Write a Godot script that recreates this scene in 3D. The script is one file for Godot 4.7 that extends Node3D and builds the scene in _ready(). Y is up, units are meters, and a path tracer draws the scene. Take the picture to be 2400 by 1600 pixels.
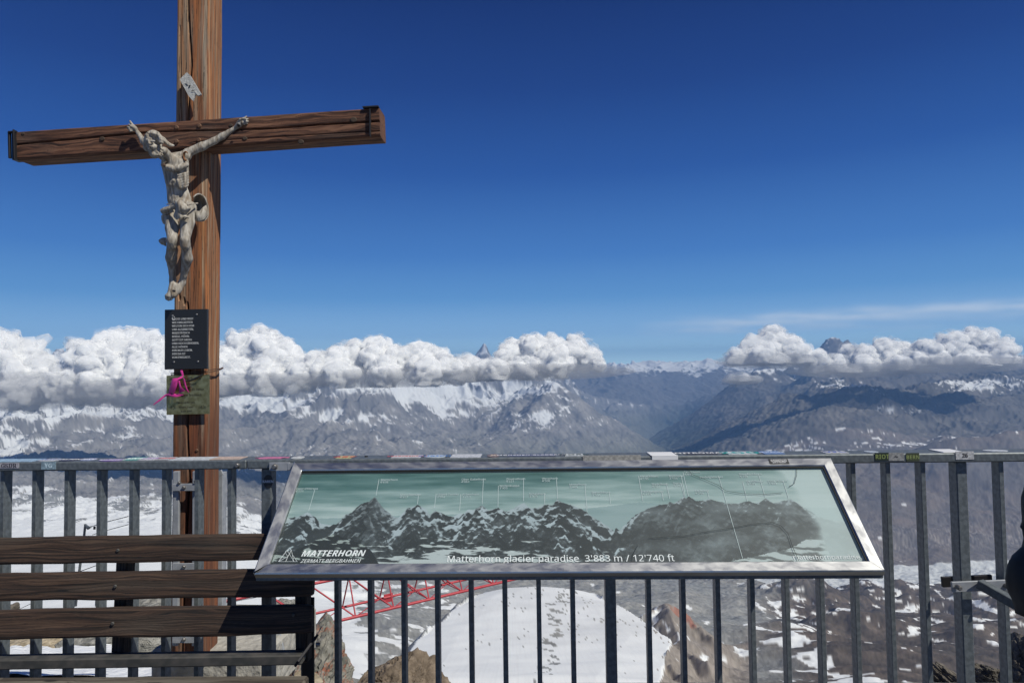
extends Node3D
# A mountain-top lookout: a carved crucifix behind a steel railing with a tilted panorama board, a bench, and the Alps beyond.

const EYE := Vector3(0, 1.55, 0)
const YAW := 1.83
const PITCH := 2.29
const ROLL := -0.8
const FLEN := 1600.0
var camb: Basis
var fwd := Vector3.FORWARD
var side := Vector3.RIGHT
var rng := RandomNumberGenerator.new()
var used_names := {}
var M := {}
var sun_dir := Vector3.UP

# ---------------------------------------------------------------- placing
func ray(px: float, py: float) -> Vector3:
	return camb * Vector3((px - 1200.0) / FLEN, -(py - 800.0) / FLEN, -1.0)

func at(px: float, py: float, depth: float) -> Vector3:
	return EYE + ray(px, py) * depth

func atz(px: float, py: float, z: float) -> Vector3:
	var r := ray(px, py)
	return EYE + r * ((z - EYE.z) / r.z)

func on_plane(px: float, py: float, o: Vector3, n: Vector3) -> Vector3:
	var r := ray(px, py)
	return EYE + r * ((o - EYE).dot(n) / r.dot(n))

# ---------------------------------------------------------------- naming
func numbered(called: String) -> String:
	if not used_names.has(called):
		used_names[called] = 0
		return called
	used_names[called] += 1
	return "%s_%03d" % [called, used_names[called]]

func tag(o: Node3D, label: String, category: String, group := "") -> Node3D:
	o.set_meta("label", label)
	o.set_meta("category", category)
	if group:
		o.set_meta("group", group)
	return o

func thing(called: String, label: String, category: String, where := Transform3D(), group := "") -> Node3D:
	var o := Node3D.new()
	o.name = numbered(called)
	add_child(o)
	o.transform = where
	return tag(o, label, category, group)

func part(called: String, mesh: Mesh, m: Material, parent: Node, xf := Transform3D()) -> MeshInstance3D:
	var o := MeshInstance3D.new()
	o.name = numbered(called) if parent == self else called
	o.mesh = mesh
	if m:
		o.material_override = m
	parent.add_child(o, true)
	o.transform = xf
	return o

func struct(called: String, mesh: Mesh, m: Material) -> MeshInstance3D:
	var o := part(called, mesh, m, self)
	o.set_meta("kind", "structure")
	return o

# ---------------------------------------------------------------- shapes
func begin() -> SurfaceTool:
	var st := SurfaceTool.new()
	st.begin(Mesh.PRIMITIVE_TRIANGLES)
	st.set_smooth_group(-1)
	return st

func done(st: SurfaceTool) -> ArrayMesh:
	st.generate_normals()
	return st.commit()

func tri(st: SurfaceTool, a: Vector3, b: Vector3, c: Vector3, ua := Vector2(), ub := Vector2(), uc := Vector2()) -> void:
	# a, b, c run counter-clockwise seen from outside
	st.set_uv(ua); st.add_vertex(a)
	st.set_uv(uc); st.add_vertex(c)
	st.set_uv(ub); st.add_vertex(b)

func quad(st: SurfaceTool, a: Vector3, b: Vector3, c: Vector3, d: Vector3, ua := Vector2(), ub := Vector2(), uc := Vector2(), ud := Vector2()) -> void:
	tri(st, a, b, c, ua, ub, uc)
	tri(st, a, c, d, ua, uc, ud)

func out_poly(st: SurfaceTool, p: Array, mid: Vector3, uvs: Array) -> void:
	var n: Vector3 = (p[1] - p[0]).cross(p[2] - p[0])
	var c: Vector3 = (p[0] + p[1] + p[2]) / 3.0
	if n.dot(c - mid) < 0:
		p.reverse()
		uvs.reverse()
	tri(st, p[0], p[1], p[2], uvs[0], uvs[1], uvs[2])
	if p.size() == 4:
		tri(st, p[0], p[2], p[3], uvs[0], uvs[2], uvs[3])

func box(st: SurfaceTool, xf: Transform3D, s: Vector3, ch := 0.002, uvo := Vector2.ZERO) -> void:
	# a box with chamfered edges; texture u runs along its longest side, in metres
	var h := s * 0.5
	ch = minf(ch, minf(h.x, minf(h.y, h.z)) * 0.45)
	var L := 0
	if s.y > s.x and s.y >= s.z: L = 1
	elif s.z > s.x and s.z > s.y: L = 2
	var mid := xf.origin
	var P := func(sg: Vector3, ax: int) -> Vector3:
		var v := Vector3(sg.x * (h.x - ch), sg.y * (h.y - ch), sg.z * (h.z - ch))
		v[ax] = sg[ax] * h[ax]
		return v
	var emit := func(pts: Array, ax: int) -> void:
		var ps := []
		var us := []
		for q: Vector3 in pts:
			ps.append(xf * q)
			var o := [0, 1, 2]
			o.erase(ax)
			var iu: int = o[0]
			var iv: int = o[1]
			if iv == L:
				iu = o[1]; iv = o[0]
			us.append(Vector2(q[iu], q[iv] + (h[iv] * 3.1 if ax == o[0] else 0.0)) + uvo)
		out_poly(st, ps, mid, us)
	for ax in 3:
		var b := (ax + 1) % 3
		var c := (ax + 2) % 3
		for sg in [-1.0, 1.0]:
			var pts := []
			for k in [[-1.0, -1.0], [1.0, -1.0], [1.0, 1.0], [-1.0, 1.0]]:
				var v := Vector3.ZERO
				v[ax] = sg; v[b] = k[0]; v[c] = k[1]
				pts.append(P.call(v, ax))
			emit.call(pts, ax)
		if ch > 0.0:
			for k in [[-1.0, -1.0], [1.0, -1.0], [1.0, 1.0], [-1.0, 1.0]]:
				var v0 := Vector3.ZERO
				v0[b] = k[0]; v0[c] = k[1]; v0[ax] = -1.0
				var v1 := v0
				v1[ax] = 1.0
				emit.call([P.call(v0, b), P.call(v1, b), P.call(v1, c), P.call(v0, c)], b)
	if ch > 0.0:
		for x in [-1.0, 1.0]:
			for y in [-1.0, 1.0]:
				for z in [-1.0, 1.0]:
					var v := Vector3(x, y, z)
					emit.call([P.call(v, 0), P.call(v, 1), P.call(v, 2)], 0)

func box_mesh(s: Vector3, ch := 0.002, uvo := Vector2.ZERO) -> ArrayMesh:
	var st := begin()
	box(st, Transform3D(), s, ch, uvo)
	return done(st)

func frame_between(a: Vector3, b: Vector3, up := Vector3.UP) -> Basis:
	# x along a-b
	var x := (b - a).normalized()
	if absf(x.dot(up)) > 0.98:
		up = Vector3.RIGHT if absf(x.x) < 0.9 else Vector3.FORWARD
	var z := x.cross(up).normalized()
	var y := z.cross(x)
	return Basis(x, y, z)

func bar(st: SurfaceTool, a: Vector3, b: Vector3, h: float, d: float, ch := 0.002, up := Vector3.UP) -> void:
	box(st, Transform3D(frame_between(a, b, up), (a + b) * 0.5), Vector3((b - a).length(), h, d), ch, Vector2(a.x * 3.7 + b.z, a.y * 1.3))

func tube(st: SurfaceTool, pts: Array, rads: Array, sides := 8, caps := true) -> void:
	var rings := []
	var prev := Basis()
	for i in pts.size():
		var t: Vector3 = pts[mini(i + 1, pts.size() - 1)] - pts[maxi(i - 1, 0)]
		var f := frame_between(Vector3.ZERO, t, Vector3.UP if i == 0 else prev.y)
		prev = f
		var rr: float = rads[mini(i, rads.size() - 1)]
		var ring := []
		for k in sides:
			var an := TAU * k / sides
			ring.append(pts[i] + (f.y * cos(an) + f.z * sin(an)) * rr)
		rings.append(ring)
	st.set_smooth_group(0)
	for i in pts.size() - 1:
		for k in sides:
			var k2 := (k + 1) % sides
			quad(st, rings[i][k], rings[i][k2], rings[i + 1][k2], rings[i + 1][k])
	st.set_smooth_group(-1)
	if caps:
		for k in range(1, sides - 1):
			tri(st, rings[0][0], rings[0][k + 1], rings[0][k])
			var e: Array = rings[-1]
			tri(st, e[0], e[k], e[k + 1])

func tube_mesh(pts: Array, rads: Array, sides := 8) -> ArrayMesh:
	var st := begin()
	tube(st, pts, rads, sides)
	return done(st)

func disc_bolt(r: float, h: float, sides := 10) -> ArrayMesh:
	# a bolt head, axis +z
	return tube_mesh([Vector3(0, 0, -h * 0.3), Vector3(0, 0, h * 0.7), Vector3(0, 0, h)], [r, r, r * 0.7], sides)

func sheet(st: SurfaceTool, rows: Array, thick: float) -> void:
	# rows of points as a thin solid sheet with two faces and an edge all round
	var nr := rows.size()
	var nc: int = rows[0].size()
	var nrm := []
	for i in nr:
		var line := []
		for j in nc:
			var du: Vector3 = rows[i][mini(j + 1, nc - 1)] - rows[i][maxi(j - 1, 0)]
			var dv: Vector3 = rows[mini(i + 1, nr - 1)][j] - rows[maxi(i - 1, 0)][j]
			line.append(du.cross(dv).normalized() * thick * 0.5)
		nrm.append(line)
	st.set_smooth_group(0)
	for i in nr - 1:
		for j in nc - 1:
			quad(st, rows[i][j] + nrm[i][j], rows[i][j + 1] + nrm[i][j + 1], rows[i + 1][j + 1] + nrm[i + 1][j + 1], rows[i + 1][j] + nrm[i + 1][j])
	st.set_smooth_group(1)
	for i in nr - 1:
		for j in nc - 1:
			quad(st, rows[i][j] - nrm[i][j], rows[i + 1][j] - nrm[i + 1][j], rows[i + 1][j + 1] - nrm[i + 1][j + 1], rows[i][j + 1] - nrm[i][j + 1])
	st.set_smooth_group(-1)
	var rim := []
	for j in nc: rim.append([0, j])
	for i in range(1, nr): rim.append([i, nc - 1])
	for j in range(nc - 2, -1, -1): rim.append([nr - 1, j])
	for i in range(nr - 2, 0, -1): rim.append([i, 0])
	for k in rim.size():
		var a: Array = rim[k]
		var b: Array = rim[(k + 1) % rim.size()]
		var pa: Vector3 = rows[a[0]][a[1]]
		var pb: Vector3 = rows[b[0]][b[1]]
		quad(st, pa + nrm[a[0]][a[1]], pa - nrm[a[0]][a[1]], pb - nrm[b[0]][b[1]], pb + nrm[b[0]][b[1]])

# ---------------------------------------------------------------- lettering
func font(kind: String) -> SystemFont:
	var f := SystemFont.new()
	f.font_names = PackedStringArray([kind.trim_suffix(" Bold")])
	if kind.ends_with("Bold"):
		f.font_weight = 700
	return f

func words_mesh(txt: String, kind: String, cap: float, left := false, spacing := 0.0) -> TextMesh:
	# cap: height of a capital letter in metres
	var t := TextMesh.new()
	t.text = txt
	t.font = font(kind)
	t.font_size = 48
	t.pixel_size = cap / 34.5
	t.depth = 0.0006
	t.curve_step = 2.0
	t.horizontal_alignment = HORIZONTAL_ALIGNMENT_LEFT if left else HORIZONTAL_ALIGNMENT_CENTER
	t.vertical_alignment = VERTICAL_ALIGNMENT_CENTER
	t.line_spacing = spacing
	return t

# ---------------------------------------------------------------- textures
func noise(freq: float, octaves: int, s: int, kind := FastNoiseLite.TYPE_SIMPLEX_SMOOTH, fractal := FastNoiseLite.FRACTAL_FBM) -> FastNoiseLite:
	var n := FastNoiseLite.new()
	n.noise_type = kind
	n.fractal_type = fractal if octaves > 1 else FastNoiseLite.FRACTAL_NONE
	n.fractal_octaves = octaves
	n.frequency = freq
	n.seed = s
	return n

func img_of(w: int, h: int, bytes: PackedByteArray) -> ImageTexture:
	return ImageTexture.create_from_image(Image.create_from_data(w, h, false, Image.FORMAT_RGB8, bytes))

func wood_pair(w: int, h: int, s: int, dark: Color, mid: Color, pale: Color, grey: Color, weather: float, freq := 1.0) -> Array:
	# grain along x; returns [colour texture, relief texture]
	var nA := noise(1.0, 3, s)
	var nB := noise(1.0, 4, s + 1)
	var nC := noise(1.0, 2, s + 2)
	var knots := []
	var r := RandomNumberGenerator.new()
	r.seed = s
	for i in 9:
		knots.append(Vector3(r.randf() * w, r.randf() * h, r.randf_range(3.5, 7.0)))
	var c := PackedByteArray()
	var b := PackedByteArray()
	c.resize(w * h * 3)
	b.resize(w * h * 3)
	var i := 0
	for y in h:
		for x in w:
			var warp := nA.get_noise_2d(x * 0.006, y * 0.02) * 9.0
			var kn := 0.0
			for k: Vector3 in knots:
				var dx := (x - k.x) * 0.4
				var dy := y - k.y
				if absf(dx) < 30.0 and absf(dy) < 30.0:
					var d2 := dx * dx + dy * dy
					warp += 10.0 * k.z / (d2 * 0.06 + 8.0) * signf(dy)
					kn = maxf(kn, 1.0 - sqrt(d2) / k.z)
			var yy := y + warp
			var g := nB.get_noise_2d(x * 0.0035, yy * 0.11 * freq)
			var f := nB.get_noise_2d(x * 0.011 + 70.0, yy * 0.42 * freq)
			var patch := nC.get_noise_2d(x * 0.004 + 9.0, y * 0.012)
			var t := clampf(0.5 + g * 0.9 + f * 0.55, 0.0, 1.0)
			var col := dark.lerp(mid, clampf(t * 1.6, 0, 1)).lerp(pale, clampf((t - 0.62) * 1.7, 0, 1))
			col = col.lerp(grey, clampf((patch + weather) * 1.2, 0, 1) * (0.45 + 0.4 * t))
			var crack := clampf((-0.48 - f) * 5.0, 0, 1) + clampf((-0.5 - g) * 4.0, 0, 1)
			col = col.lerp(Color(0.02, 0.016, 0.013), clampf(crack, 0, 0.8))
			if kn > 0:
				col = col.lerp(dark * 0.55, clampf(kn * 2.0, 0, 0.85))
			c[i] = int(clampf(col.r, 0, 1) * 255); c[i + 1] = int(clampf(col.g, 0, 1) * 255); c[i + 2] = int(clampf(col.b, 0, 1) * 255)
			var hh := int(clampf(t * 0.8 + 0.2 - crack * 0.6 - kn * 0.2, 0, 1) * 255)
			b[i] = hh; b[i + 1] = hh; b[i + 2] = hh
			i += 3
	return [img_of(w, h, c), img_of(w, h, b)]

func wood_mat(pair: Array, per_metre: Vector2, relief: float, rough := 0.85) -> StandardMaterial3D:
	var m := StandardMaterial3D.new()
	m.albedo_texture = pair[0]
	m.roughness = rough
	m.heightmap_enabled = true
	m.heightmap_texture = pair[1]
	m.heightmap_scale = relief
	m.uv1_scale = Vector3(per_metre.x, per_metre.y, 1)
	return m

func plain(c: Color, rough := 0.6, metal := 0.0) -> StandardMaterial3D:
	# c: real-world base colour in linear values
	var m := StandardMaterial3D.new()
	m.albedo_color = c.linear_to_srgb()
	m.roughness = rough
	m.metallic = metal
	return m

func mottle(c0: Color, c1: Color, scale: float, s: int, rough := 0.6, metal := 0.0, relief := 0.0, octaves := 5, freq := 0.02) -> StandardMaterial3D:
	# a material whose colour wanders between two linear colours, laid on by position
	var t := NoiseTexture2D.new()
	t.width = 256; t.height = 256
	t.seamless = true
	t.noise = noise(freq, octaves, s)
	var g := Gradient.new()
	g.set_color(0, c0.linear_to_srgb()); g.set_color(1, c1.linear_to_srgb())
	g.set_offset(0, 0.25); g.set_offset(1, 0.75)
	t.color_ramp = g
	var m := StandardMaterial3D.new()
	m.albedo_texture = t
	m.roughness = rough
	m.metallic = metal
	m.uv1_triplanar = true
	m.uv1_scale = Vector3.ONE * scale
	if relief > 0:
		var b := NoiseTexture2D.new()
		b.width = 256; b.height = 256
		b.seamless = true
		b.noise = noise(freq * 1.7, octaves, s + 5)
		m.heightmap_enabled = true
		m.heightmap_texture = b
		m.heightmap_scale = relief
	return m

# ---------------------------------------------------------------- bodies: tapered capsules joined smoothly, meshed with surface nets
func sdf(bones: Array, cell: float, K: float, bump: FastNoiseLite = null, bump_size := 0.0, bump_grain := Vector3.ONE) -> ArrayMesh:
	var lo := Vector3.ONE * 1e9
	var hi := Vector3.ONE * -1e9
	for b in bones:
		var rr: float = maxf(b[2], b[3]) + 4.0 / K + cell * 2.0
		for e in 2:
			var q: Vector3 = b[e]
			lo = lo.min(q - Vector3.ONE * rr)
			hi = hi.max(q + Vector3.ONE * rr)
	var n := Vector3i(((hi - lo) / cell).ceil()) + Vector3i.ONE
	var F := PackedFloat32Array()
	F.resize(n.x * n.y * n.z)
	for b in bones:
		var a: Vector3 = b[0]
		var ba: Vector3 = b[1] - a
		var L := maxf(ba.length_squared(), 1e-9)
		var ra: float = b[2]
		var rd: float = b[3] - ra
		var reach := maxf(ra, ra + rd) + 3.2 / K + cell
		var l3 := a.min(b[1]) - Vector3.ONE * reach - lo
		var h3 := a.max(b[1]) + Vector3.ONE * reach - lo
		var i0 := Vector3i((l3 / cell).floor()).max(Vector3i.ZERO)
		var i1 := Vector3i((h3 / cell).ceil()).min(n - Vector3i.ONE)
		for z in range(i0.z, i1.z + 1):
			for y in range(i0.y, i1.y + 1):
				var row := (z * n.y + y) * n.x
				for x in range(i0.x, i1.x + 1):
					var p := lo + Vector3(x, y, z) * cell - a
					var t := clampf(p.dot(ba) / L, 0.0, 1.0)
					var d := (p - ba * t).length() - ra - rd * t
					if d < reach:
						F[row + x] += exp(-K * d)
	if bump:
		for i in F.size():
			if F[i] > 0.2 and F[i] < 5.0:
				var x := i % n.x
				var y := (i / n.x) % n.y
				var z := i / (n.x * n.y)
				F[i] *= exp(K * bump_size * bump.get_noise_3d((lo.x + x * cell) * bump_grain.x, (lo.y + y * cell) * bump_grain.y, (lo.z + z * cell) * bump_grain.z))
	for i in F.size():
		F[i] = -log(F[i]) / K if F[i] > 1e-6 else 0.2
	var step := [1, n.x, n.x * n.y]
	var cells := {}
	var verts := PackedVector3Array()
	var norms := PackedVector3Array()
	var idx := PackedInt32Array()
	var corner := []
	for k in 8:
		corner.append((k & 1) * step[0] + ((k >> 1) & 1) * step[1] + ((k >> 2) & 1) * step[2])
	var edges := []
	for k in 8:
		for ax in 3:
			if not (k & (1 << ax)):
				edges.append([k, k | (1 << ax)])
	var vertex := func(ci: int) -> int:
		if cells.has(ci):
			return cells[ci]
		var s := Vector3.ZERO
		var cnt := 0
		for e in edges:
			var da := F[ci + corner[e[0]]]
			var db := F[ci + corner[e[1]]]
			if (da < 0.0) != (db < 0.0):
				var t := da / (da - db)
				var ka: int = e[0]
				var kb: int = e[1]
				s += Vector3(ka & 1, (ka >> 1) & 1, (ka >> 2) & 1).lerp(Vector3(kb & 1, (kb >> 1) & 1, (kb >> 2) & 1), t)
				cnt += 1
		s /= maxf(cnt, 1)
		var x := ci % n.x
		var y := (ci / n.x) % n.y
		var z := ci / (n.x * n.y)
		verts.append(lo + (Vector3(x, y, z) + s) * cell)
		var g := Vector3.ZERO
		for k in 8:
			var d := F[ci + corner[k]]
			g += Vector3(d if k & 1 else -d, d if k & 2 else -d, d if k & 4 else -d)
		norms.append(g.normalized())
		cells[ci] = verts.size() - 1
		return verts.size() - 1
	for z in range(1, n.z - 1):
		for y in range(1, n.y - 1):
			var row := (z * n.y + y) * n.x
			for x in range(1, n.x - 1):
				var i := row + x
				var ins := F[i] < 0.0
				for ax in 3:
					if (F[i + step[ax]] < 0.0) != ins:
						var u: int = step[(ax + 1) % 3]
						var v: int = step[(ax + 2) % 3]
						var q := [vertex.call(i - u - v), vertex.call(i - v), vertex.call(i), vertex.call(i - u)]
						if ins:
							idx.append_array(PackedInt32Array([q[0], q[2], q[1], q[0], q[3], q[2]]))
						else:
							idx.append_array(PackedInt32Array([q[0], q[1], q[2], q[0], q[2], q[3]]))
	var arr := []
	arr.resize(Mesh.ARRAY_MAX)
	arr[Mesh.ARRAY_VERTEX] = verts
	arr[Mesh.ARRAY_NORMAL] = norms
	arr[Mesh.ARRAY_INDEX] = idx
	var m := ArrayMesh.new()
	m.add_surface_from_arrays(Mesh.PRIMITIVE_TRIANGLES, arr)
	return m

# ================================================================ the scene
func _ready() -> void:
	rng.seed = 7
	camb = Basis(Vector3.UP, deg_to_rad(YAW)) * Basis(Vector3.RIGHT, deg_to_rad(PITCH)) * Basis(Vector3.BACK, deg_to_rad(ROLL))
	fwd = Basis(Vector3.UP, deg_to_rad(YAW)) * Vector3.FORWARD
	side = Basis(Vector3.UP, deg_to_rad(YAW)) * Vector3.RIGHT
	var cam := Camera3D.new()
	cam.name = "camera"
	add_child(cam)
	cam.transform = Transform3D(camb, EYE)
	cam.fov = 53.13
	cam.near = 0.05
	cam.far = 90000.0
	cam.current = true

	var env := Environment.new()
	env.background_mode = Environment.BG_SKY
	env.tonemap_mode = Environment.TONE_MAPPER_LINEAR
	env.tonemap_exposure = 1.0
	env.sdfgi_enabled = true
	env.ssao_enabled = true
	env.ssil_enabled = true
	env.sky = Sky.new()
	env.sky.sky_material = sky_material()
	env.background_energy_multiplier = 1.0
	env.volumetric_fog_enabled = true      # for the banks of mist round the clouds only
	env.volumetric_fog_density = 0.0
	env.fog_enabled = true
	env.fog_mode = Environment.FOG_MODE_EXPONENTIAL
	env.fog_density = 0.000047
	env.fog_light_color = Color(0.55, 0.75, 1.0)
	var we := WorldEnvironment.new()
	we.name = "world_environment"
	we.environment = env
	add_child(we)

	# the sun: behind the camera, high and to its right
	sun_dir = (side * 0.55 + Vector3.UP * 0.78 - fwd * 0.38).normalized()
	var sun := DirectionalLight3D.new()
	sun.name = "sun"
	sun.light_energy = 1.42
	sun.light_color = Color(1.0, 0.985, 0.935)
	sun.light_angular_distance = 0.5
	sun.shadow_enabled = true
	add_child(sun)
	sun.look_at_from_position(Vector3.ZERO, -sun_dir, Vector3.UP)

	materials()
	terrain()
	clouds()
	near_ground()
	railing()
	panorama_board()
	bench()
	crucifix()
	behind_fence()
	truss()
	bystander()

# ---------------------------------------------------------------- sky
func sky_material() -> PanoramaSkyMaterial:
	var W := 2048
	var H := 1024
	var img := Image.create(W, H, false, Image.FORMAT_RGBF)
	var stops := [0.0, Color(0.95, 1.4, 1.5), 1.2, Color(0.56, 0.92, 1.12), 2.8, Color(0.30, 0.56, 0.86), 5.9, Color(0.118, 0.325, 0.665), 9.4, Color(0.060, 0.205, 0.55), 16.0, Color(0.022, 0.096, 0.36), 22.5, Color(0.012, 0.052, 0.235), 29.0, Color(0.007, 0.031, 0.16), 50.0, Color(0.006, 0.026, 0.13), 90.0, Color(0.006, 0.024, 0.12)]
	var tone := func(e: float) -> Color:
		var i := 0
		while i + 4 < stops.size() and e > stops[i + 2]:
			i += 2
		return stops[i + 1].lerp(stops[i + 3], clampf((e - stops[i]) / (stops[i + 2] - stops[i]), 0, 1))
	for y in H:
		var e := 90.0 - (y + 0.5) * 180.0 / H
		img.fill_rect(Rect2i(0, y, W, 1), tone.call(e) if e >= 0.0 else Color(0.30, 0.34, 0.40))
	# thin high cirrus low over the ridges, mostly right of the middle
	var n := noise(1.0, 5, 31)
	var n2 := noise(1.0, 3, 32)
	for y in range(H / 2 - 60, H / 2):
		var e := 90.0 - (y + 0.5) * 180.0 / H
		for x in W:
			var a := wrapf((x + 0.5) * 360.0 / W, -180.0, 180.0) + YAW     # to the right of the view's middle
			if absf(a) > 75.0:
				continue
			var c := 0.0
			for band in [[32.0, 3.75, 22.0, 0.46, 1.0], [24.0, 2.6, 14.0, 0.3, 0.22], [14.5, 2.85, 4.5, 0.16, 0.5], [66.0, 4.2, 20.0, 0.6, 0.6], [-55.0, 4.4, 16.0, 0.45, 0.4]]:
				var fx := clampf(1.0 - absf(a - band[0]) / band[2], 0, 1)
				var lift: float = band[1] + (a - band[0]) * 0.022 + n2.get_noise_2d(a * 0.12, band[1]) * 0.4
				var fy := exp(-pow((e - lift) / band[3], 2.0))
				c += minf(fx * 2.0, 1.0) * fy * band[4] * clampf(0.62 + n.get_noise_2d(a * 0.11, e * 1.7) * 0.9, 0, 1)
			if c > 0.0:
				img.set_pixel(x, y, tone.call(e).lerp(Color(0.64, 0.76, 0.90), clampf(c * 1.15, 0, 0.8)))
	var m := PanoramaSkyMaterial.new()
	m.panorama = ImageTexture.create_from_image(img)
	return m

# ---------------------------------------------------------------- the mountains: one height field over (u, d): u fans out from the lookout, d is the distance ahead
var stations := []          # [u, heights over log d]
const LD0 := 1.0            # log10 of the nearest and farthest distance in the tables
const LD1 := 4.40
const NT := 160
var ridges := []            # [d min, d max, segments ...]
var nzBig: FastNoiseLite
var nzMid: FastNoiseLite
var nzFine: FastNoiseLite
var nzWarp: FastNoiseLite
var nzPatch: FastNoiseLite
var nzTiny: FastNoiseLite
var nzRidge: FastNoiseLite
var fields_at := []

func us_of(px: float, py: float) -> Vector2:
	# the ground fan coordinate and the height gained per metre ahead along a pixel's ray
	var r := ray(px, py)
	var f := r.dot(fwd)
	return Vector2(1200.0 + FLEN * r.dot(side) / f, r.y / f)

func nearer(d: float) -> float:
	return d if d < 17000.0 else 17000.0 + (d - 17000.0) * 0.42

func station(px: float, dy: Array) -> void:
	var ds := []
	var hs := []
	var u := 0.0
	for i in range(0, dy.size(), 2):
		var q := us_of(px, dy[i + 1])
		u = us_of(px, 900).x
		ds.append(log(nearer(dy[i])) / log(10.0))
		hs.append(EYE.y + q.y * nearer(dy[i]))
	var t := PackedFloat32Array()
	for k in NT:
		var x := LD0 + (LD1 - LD0) * k / (NT - 1.0)
		var i := 0
		while i < ds.size() - 2 and x > ds[i + 1]:
			i += 1
		var f := clampf((x - ds[i]) / (ds[i + 1] - ds[i]), 0, 1)
		t.append(lerpf(hs[i], hs[i + 1], f))
	var sm := t.duplicate()
	for k in range(1, NT - 1):
		sm[k] = (t[k - 1] + t[k] * 2.0 + t[k + 1]) * 0.25
	stations.append([u, sm])

func ridge(pts: Array, steep: float, rough := 1.0) -> void:
	# crest points as [px, py, distance]
	for i in pts.size() - 1:
		var a: Vector2 = us_of(pts[i][0], pts[i][1])
		var b: Vector2 = us_of(pts[i + 1][0], pts[i + 1][1])
		var da := nearer(pts[i][2])
		var db := nearer(pts[i + 1][2])
		ridges.append([Vector2((a.x - 1200.0) / FLEN * da, da), Vector2((b.x - 1200.0) / FLEN * db, db), EYE.y + a.y * da, EYE.y + b.y * db, steep, rough])

func base_height(u: float, d: float) -> float:
	var x := clampf((log(d) / 2.302585 - LD0) / (LD1 - LD0) * (NT - 1), 0, NT - 1.001)
	var k := int(x)
	var f := x - k
	var j := 0
	while j < stations.size() - 2 and u > stations[j + 1][0]:
		j += 1
	var a: Array = stations[j]
	var b: Array = stations[j + 1]
	var w := clampf((u - a[0]) / (b[0] - a[0]), 0, 1)
	w = w * w * (3.0 - 2.0 * w)
	return lerpf(lerpf(a[1][k], a[1][k + 1], f), lerpf(b[1][k], b[1][k + 1], f), w)

func table(xs: Array, x: float) -> float:
	# xs: x0, y0, x1, y1 ... with x growing
	if x <= xs[0]: return xs[1]
	for i in range(0, xs.size() - 2, 2):
		if x < xs[i + 2]:
			return lerpf(xs[i + 1], xs[i + 3], (x - xs[i]) / (xs[i + 2] - xs[i]))
	return xs[-1]

const LOBE_L := [300.0, 700.0, 500.0, 800.0, 650.0, 865.0, 900.0, 945.0, 1000.0, 975.0, 1250.0, 1045.0, 1450.0, 1085.0, 1560.0, 1115.0, 1700.0, 1150.0]
const LOBE_R := [300.0, 1560.0, 650.0, 1530.0, 850.0, 1548.0, 1000.0, 1562.0, 1050.0, 1535.0, 1200.0, 1487.0, 1350.0, 1440.0, 1500.0, 1395.0, 1600.0, 1370.0, 1700.0, 1330.0]
const LOBE_Y := [300.0, 1900.0, 650.0, 1600.0, 1000.0, 1500.0, 1300.0, 1428.0, 1560.0, 1384.0, 1700.0, 1376.0]

func amps(u: float, d: float) -> Vector3:
	# relief of the big, middle and fine noise in metres
	var far := smoothstep(6500.0, 10500.0, d)
	var left := 1.0 - smoothstep(1250.0, 1500.0, u)
	var valley := exp(-pow((u - 1545.0 + (d - 16000.0) * 0.004) / 110.0, 2.0)) * smoothstep(8000.0, 12000.0, d) * (1.0 - smoothstep(19500.0, 21600.0, d))
	var big := 860.0 * far * (0.42 + 0.58 * left) * (1.0 - 0.9 * valley)
	if d > 19940.0: big = 280.0 * smoothstep(19940.0, 22000.0, d) + 90.0
	var mid := lerpf(30.0, 120.0, smoothstep(3000.0, 9000.0, d))
	var fine := lerpf(6.0, 34.0, smoothstep(800.0, 9000.0, d))
	var slope := smoothstep(1600.0, 1800.0, u) * smoothstep(4400.0, 4700.0, d) * (1.0 - smoothstep(7500.0, 9000.0, d))
	mid = lerpf(mid, 55.0, slope)
	fine = lerpf(fine, 7.0, slope)
	if d < 6000.0:
		var snowside := 1.0 - smoothstep(700.0, 980.0, u)
		var hills := smoothstep(1650.0, 1950.0, u) * smoothstep(1100.0, 1800.0, d) * (1.0 - smoothstep(3400.0, 4000.0, d))
		var ice := smoothstep(1700.0, 1850.0, u) * smoothstep(3700.0, 3950.0, d) * (1.0 - smoothstep(4500.0, 4800.0, d))
		mid = lerpf(mid, 9.0, snowside * (1.0 - smoothstep(3200.0, 4600.0, d)) * 0.9)
		fine = lerpf(fine, 1.5, snowside * (1.0 - smoothstep(2900.0, 4200.0, d)))
		mid = lerpf(mid, 85.0, hills)
		mid = lerpf(mid, 14.0, ice)
	return Vector3(big, mid, fine)

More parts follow.
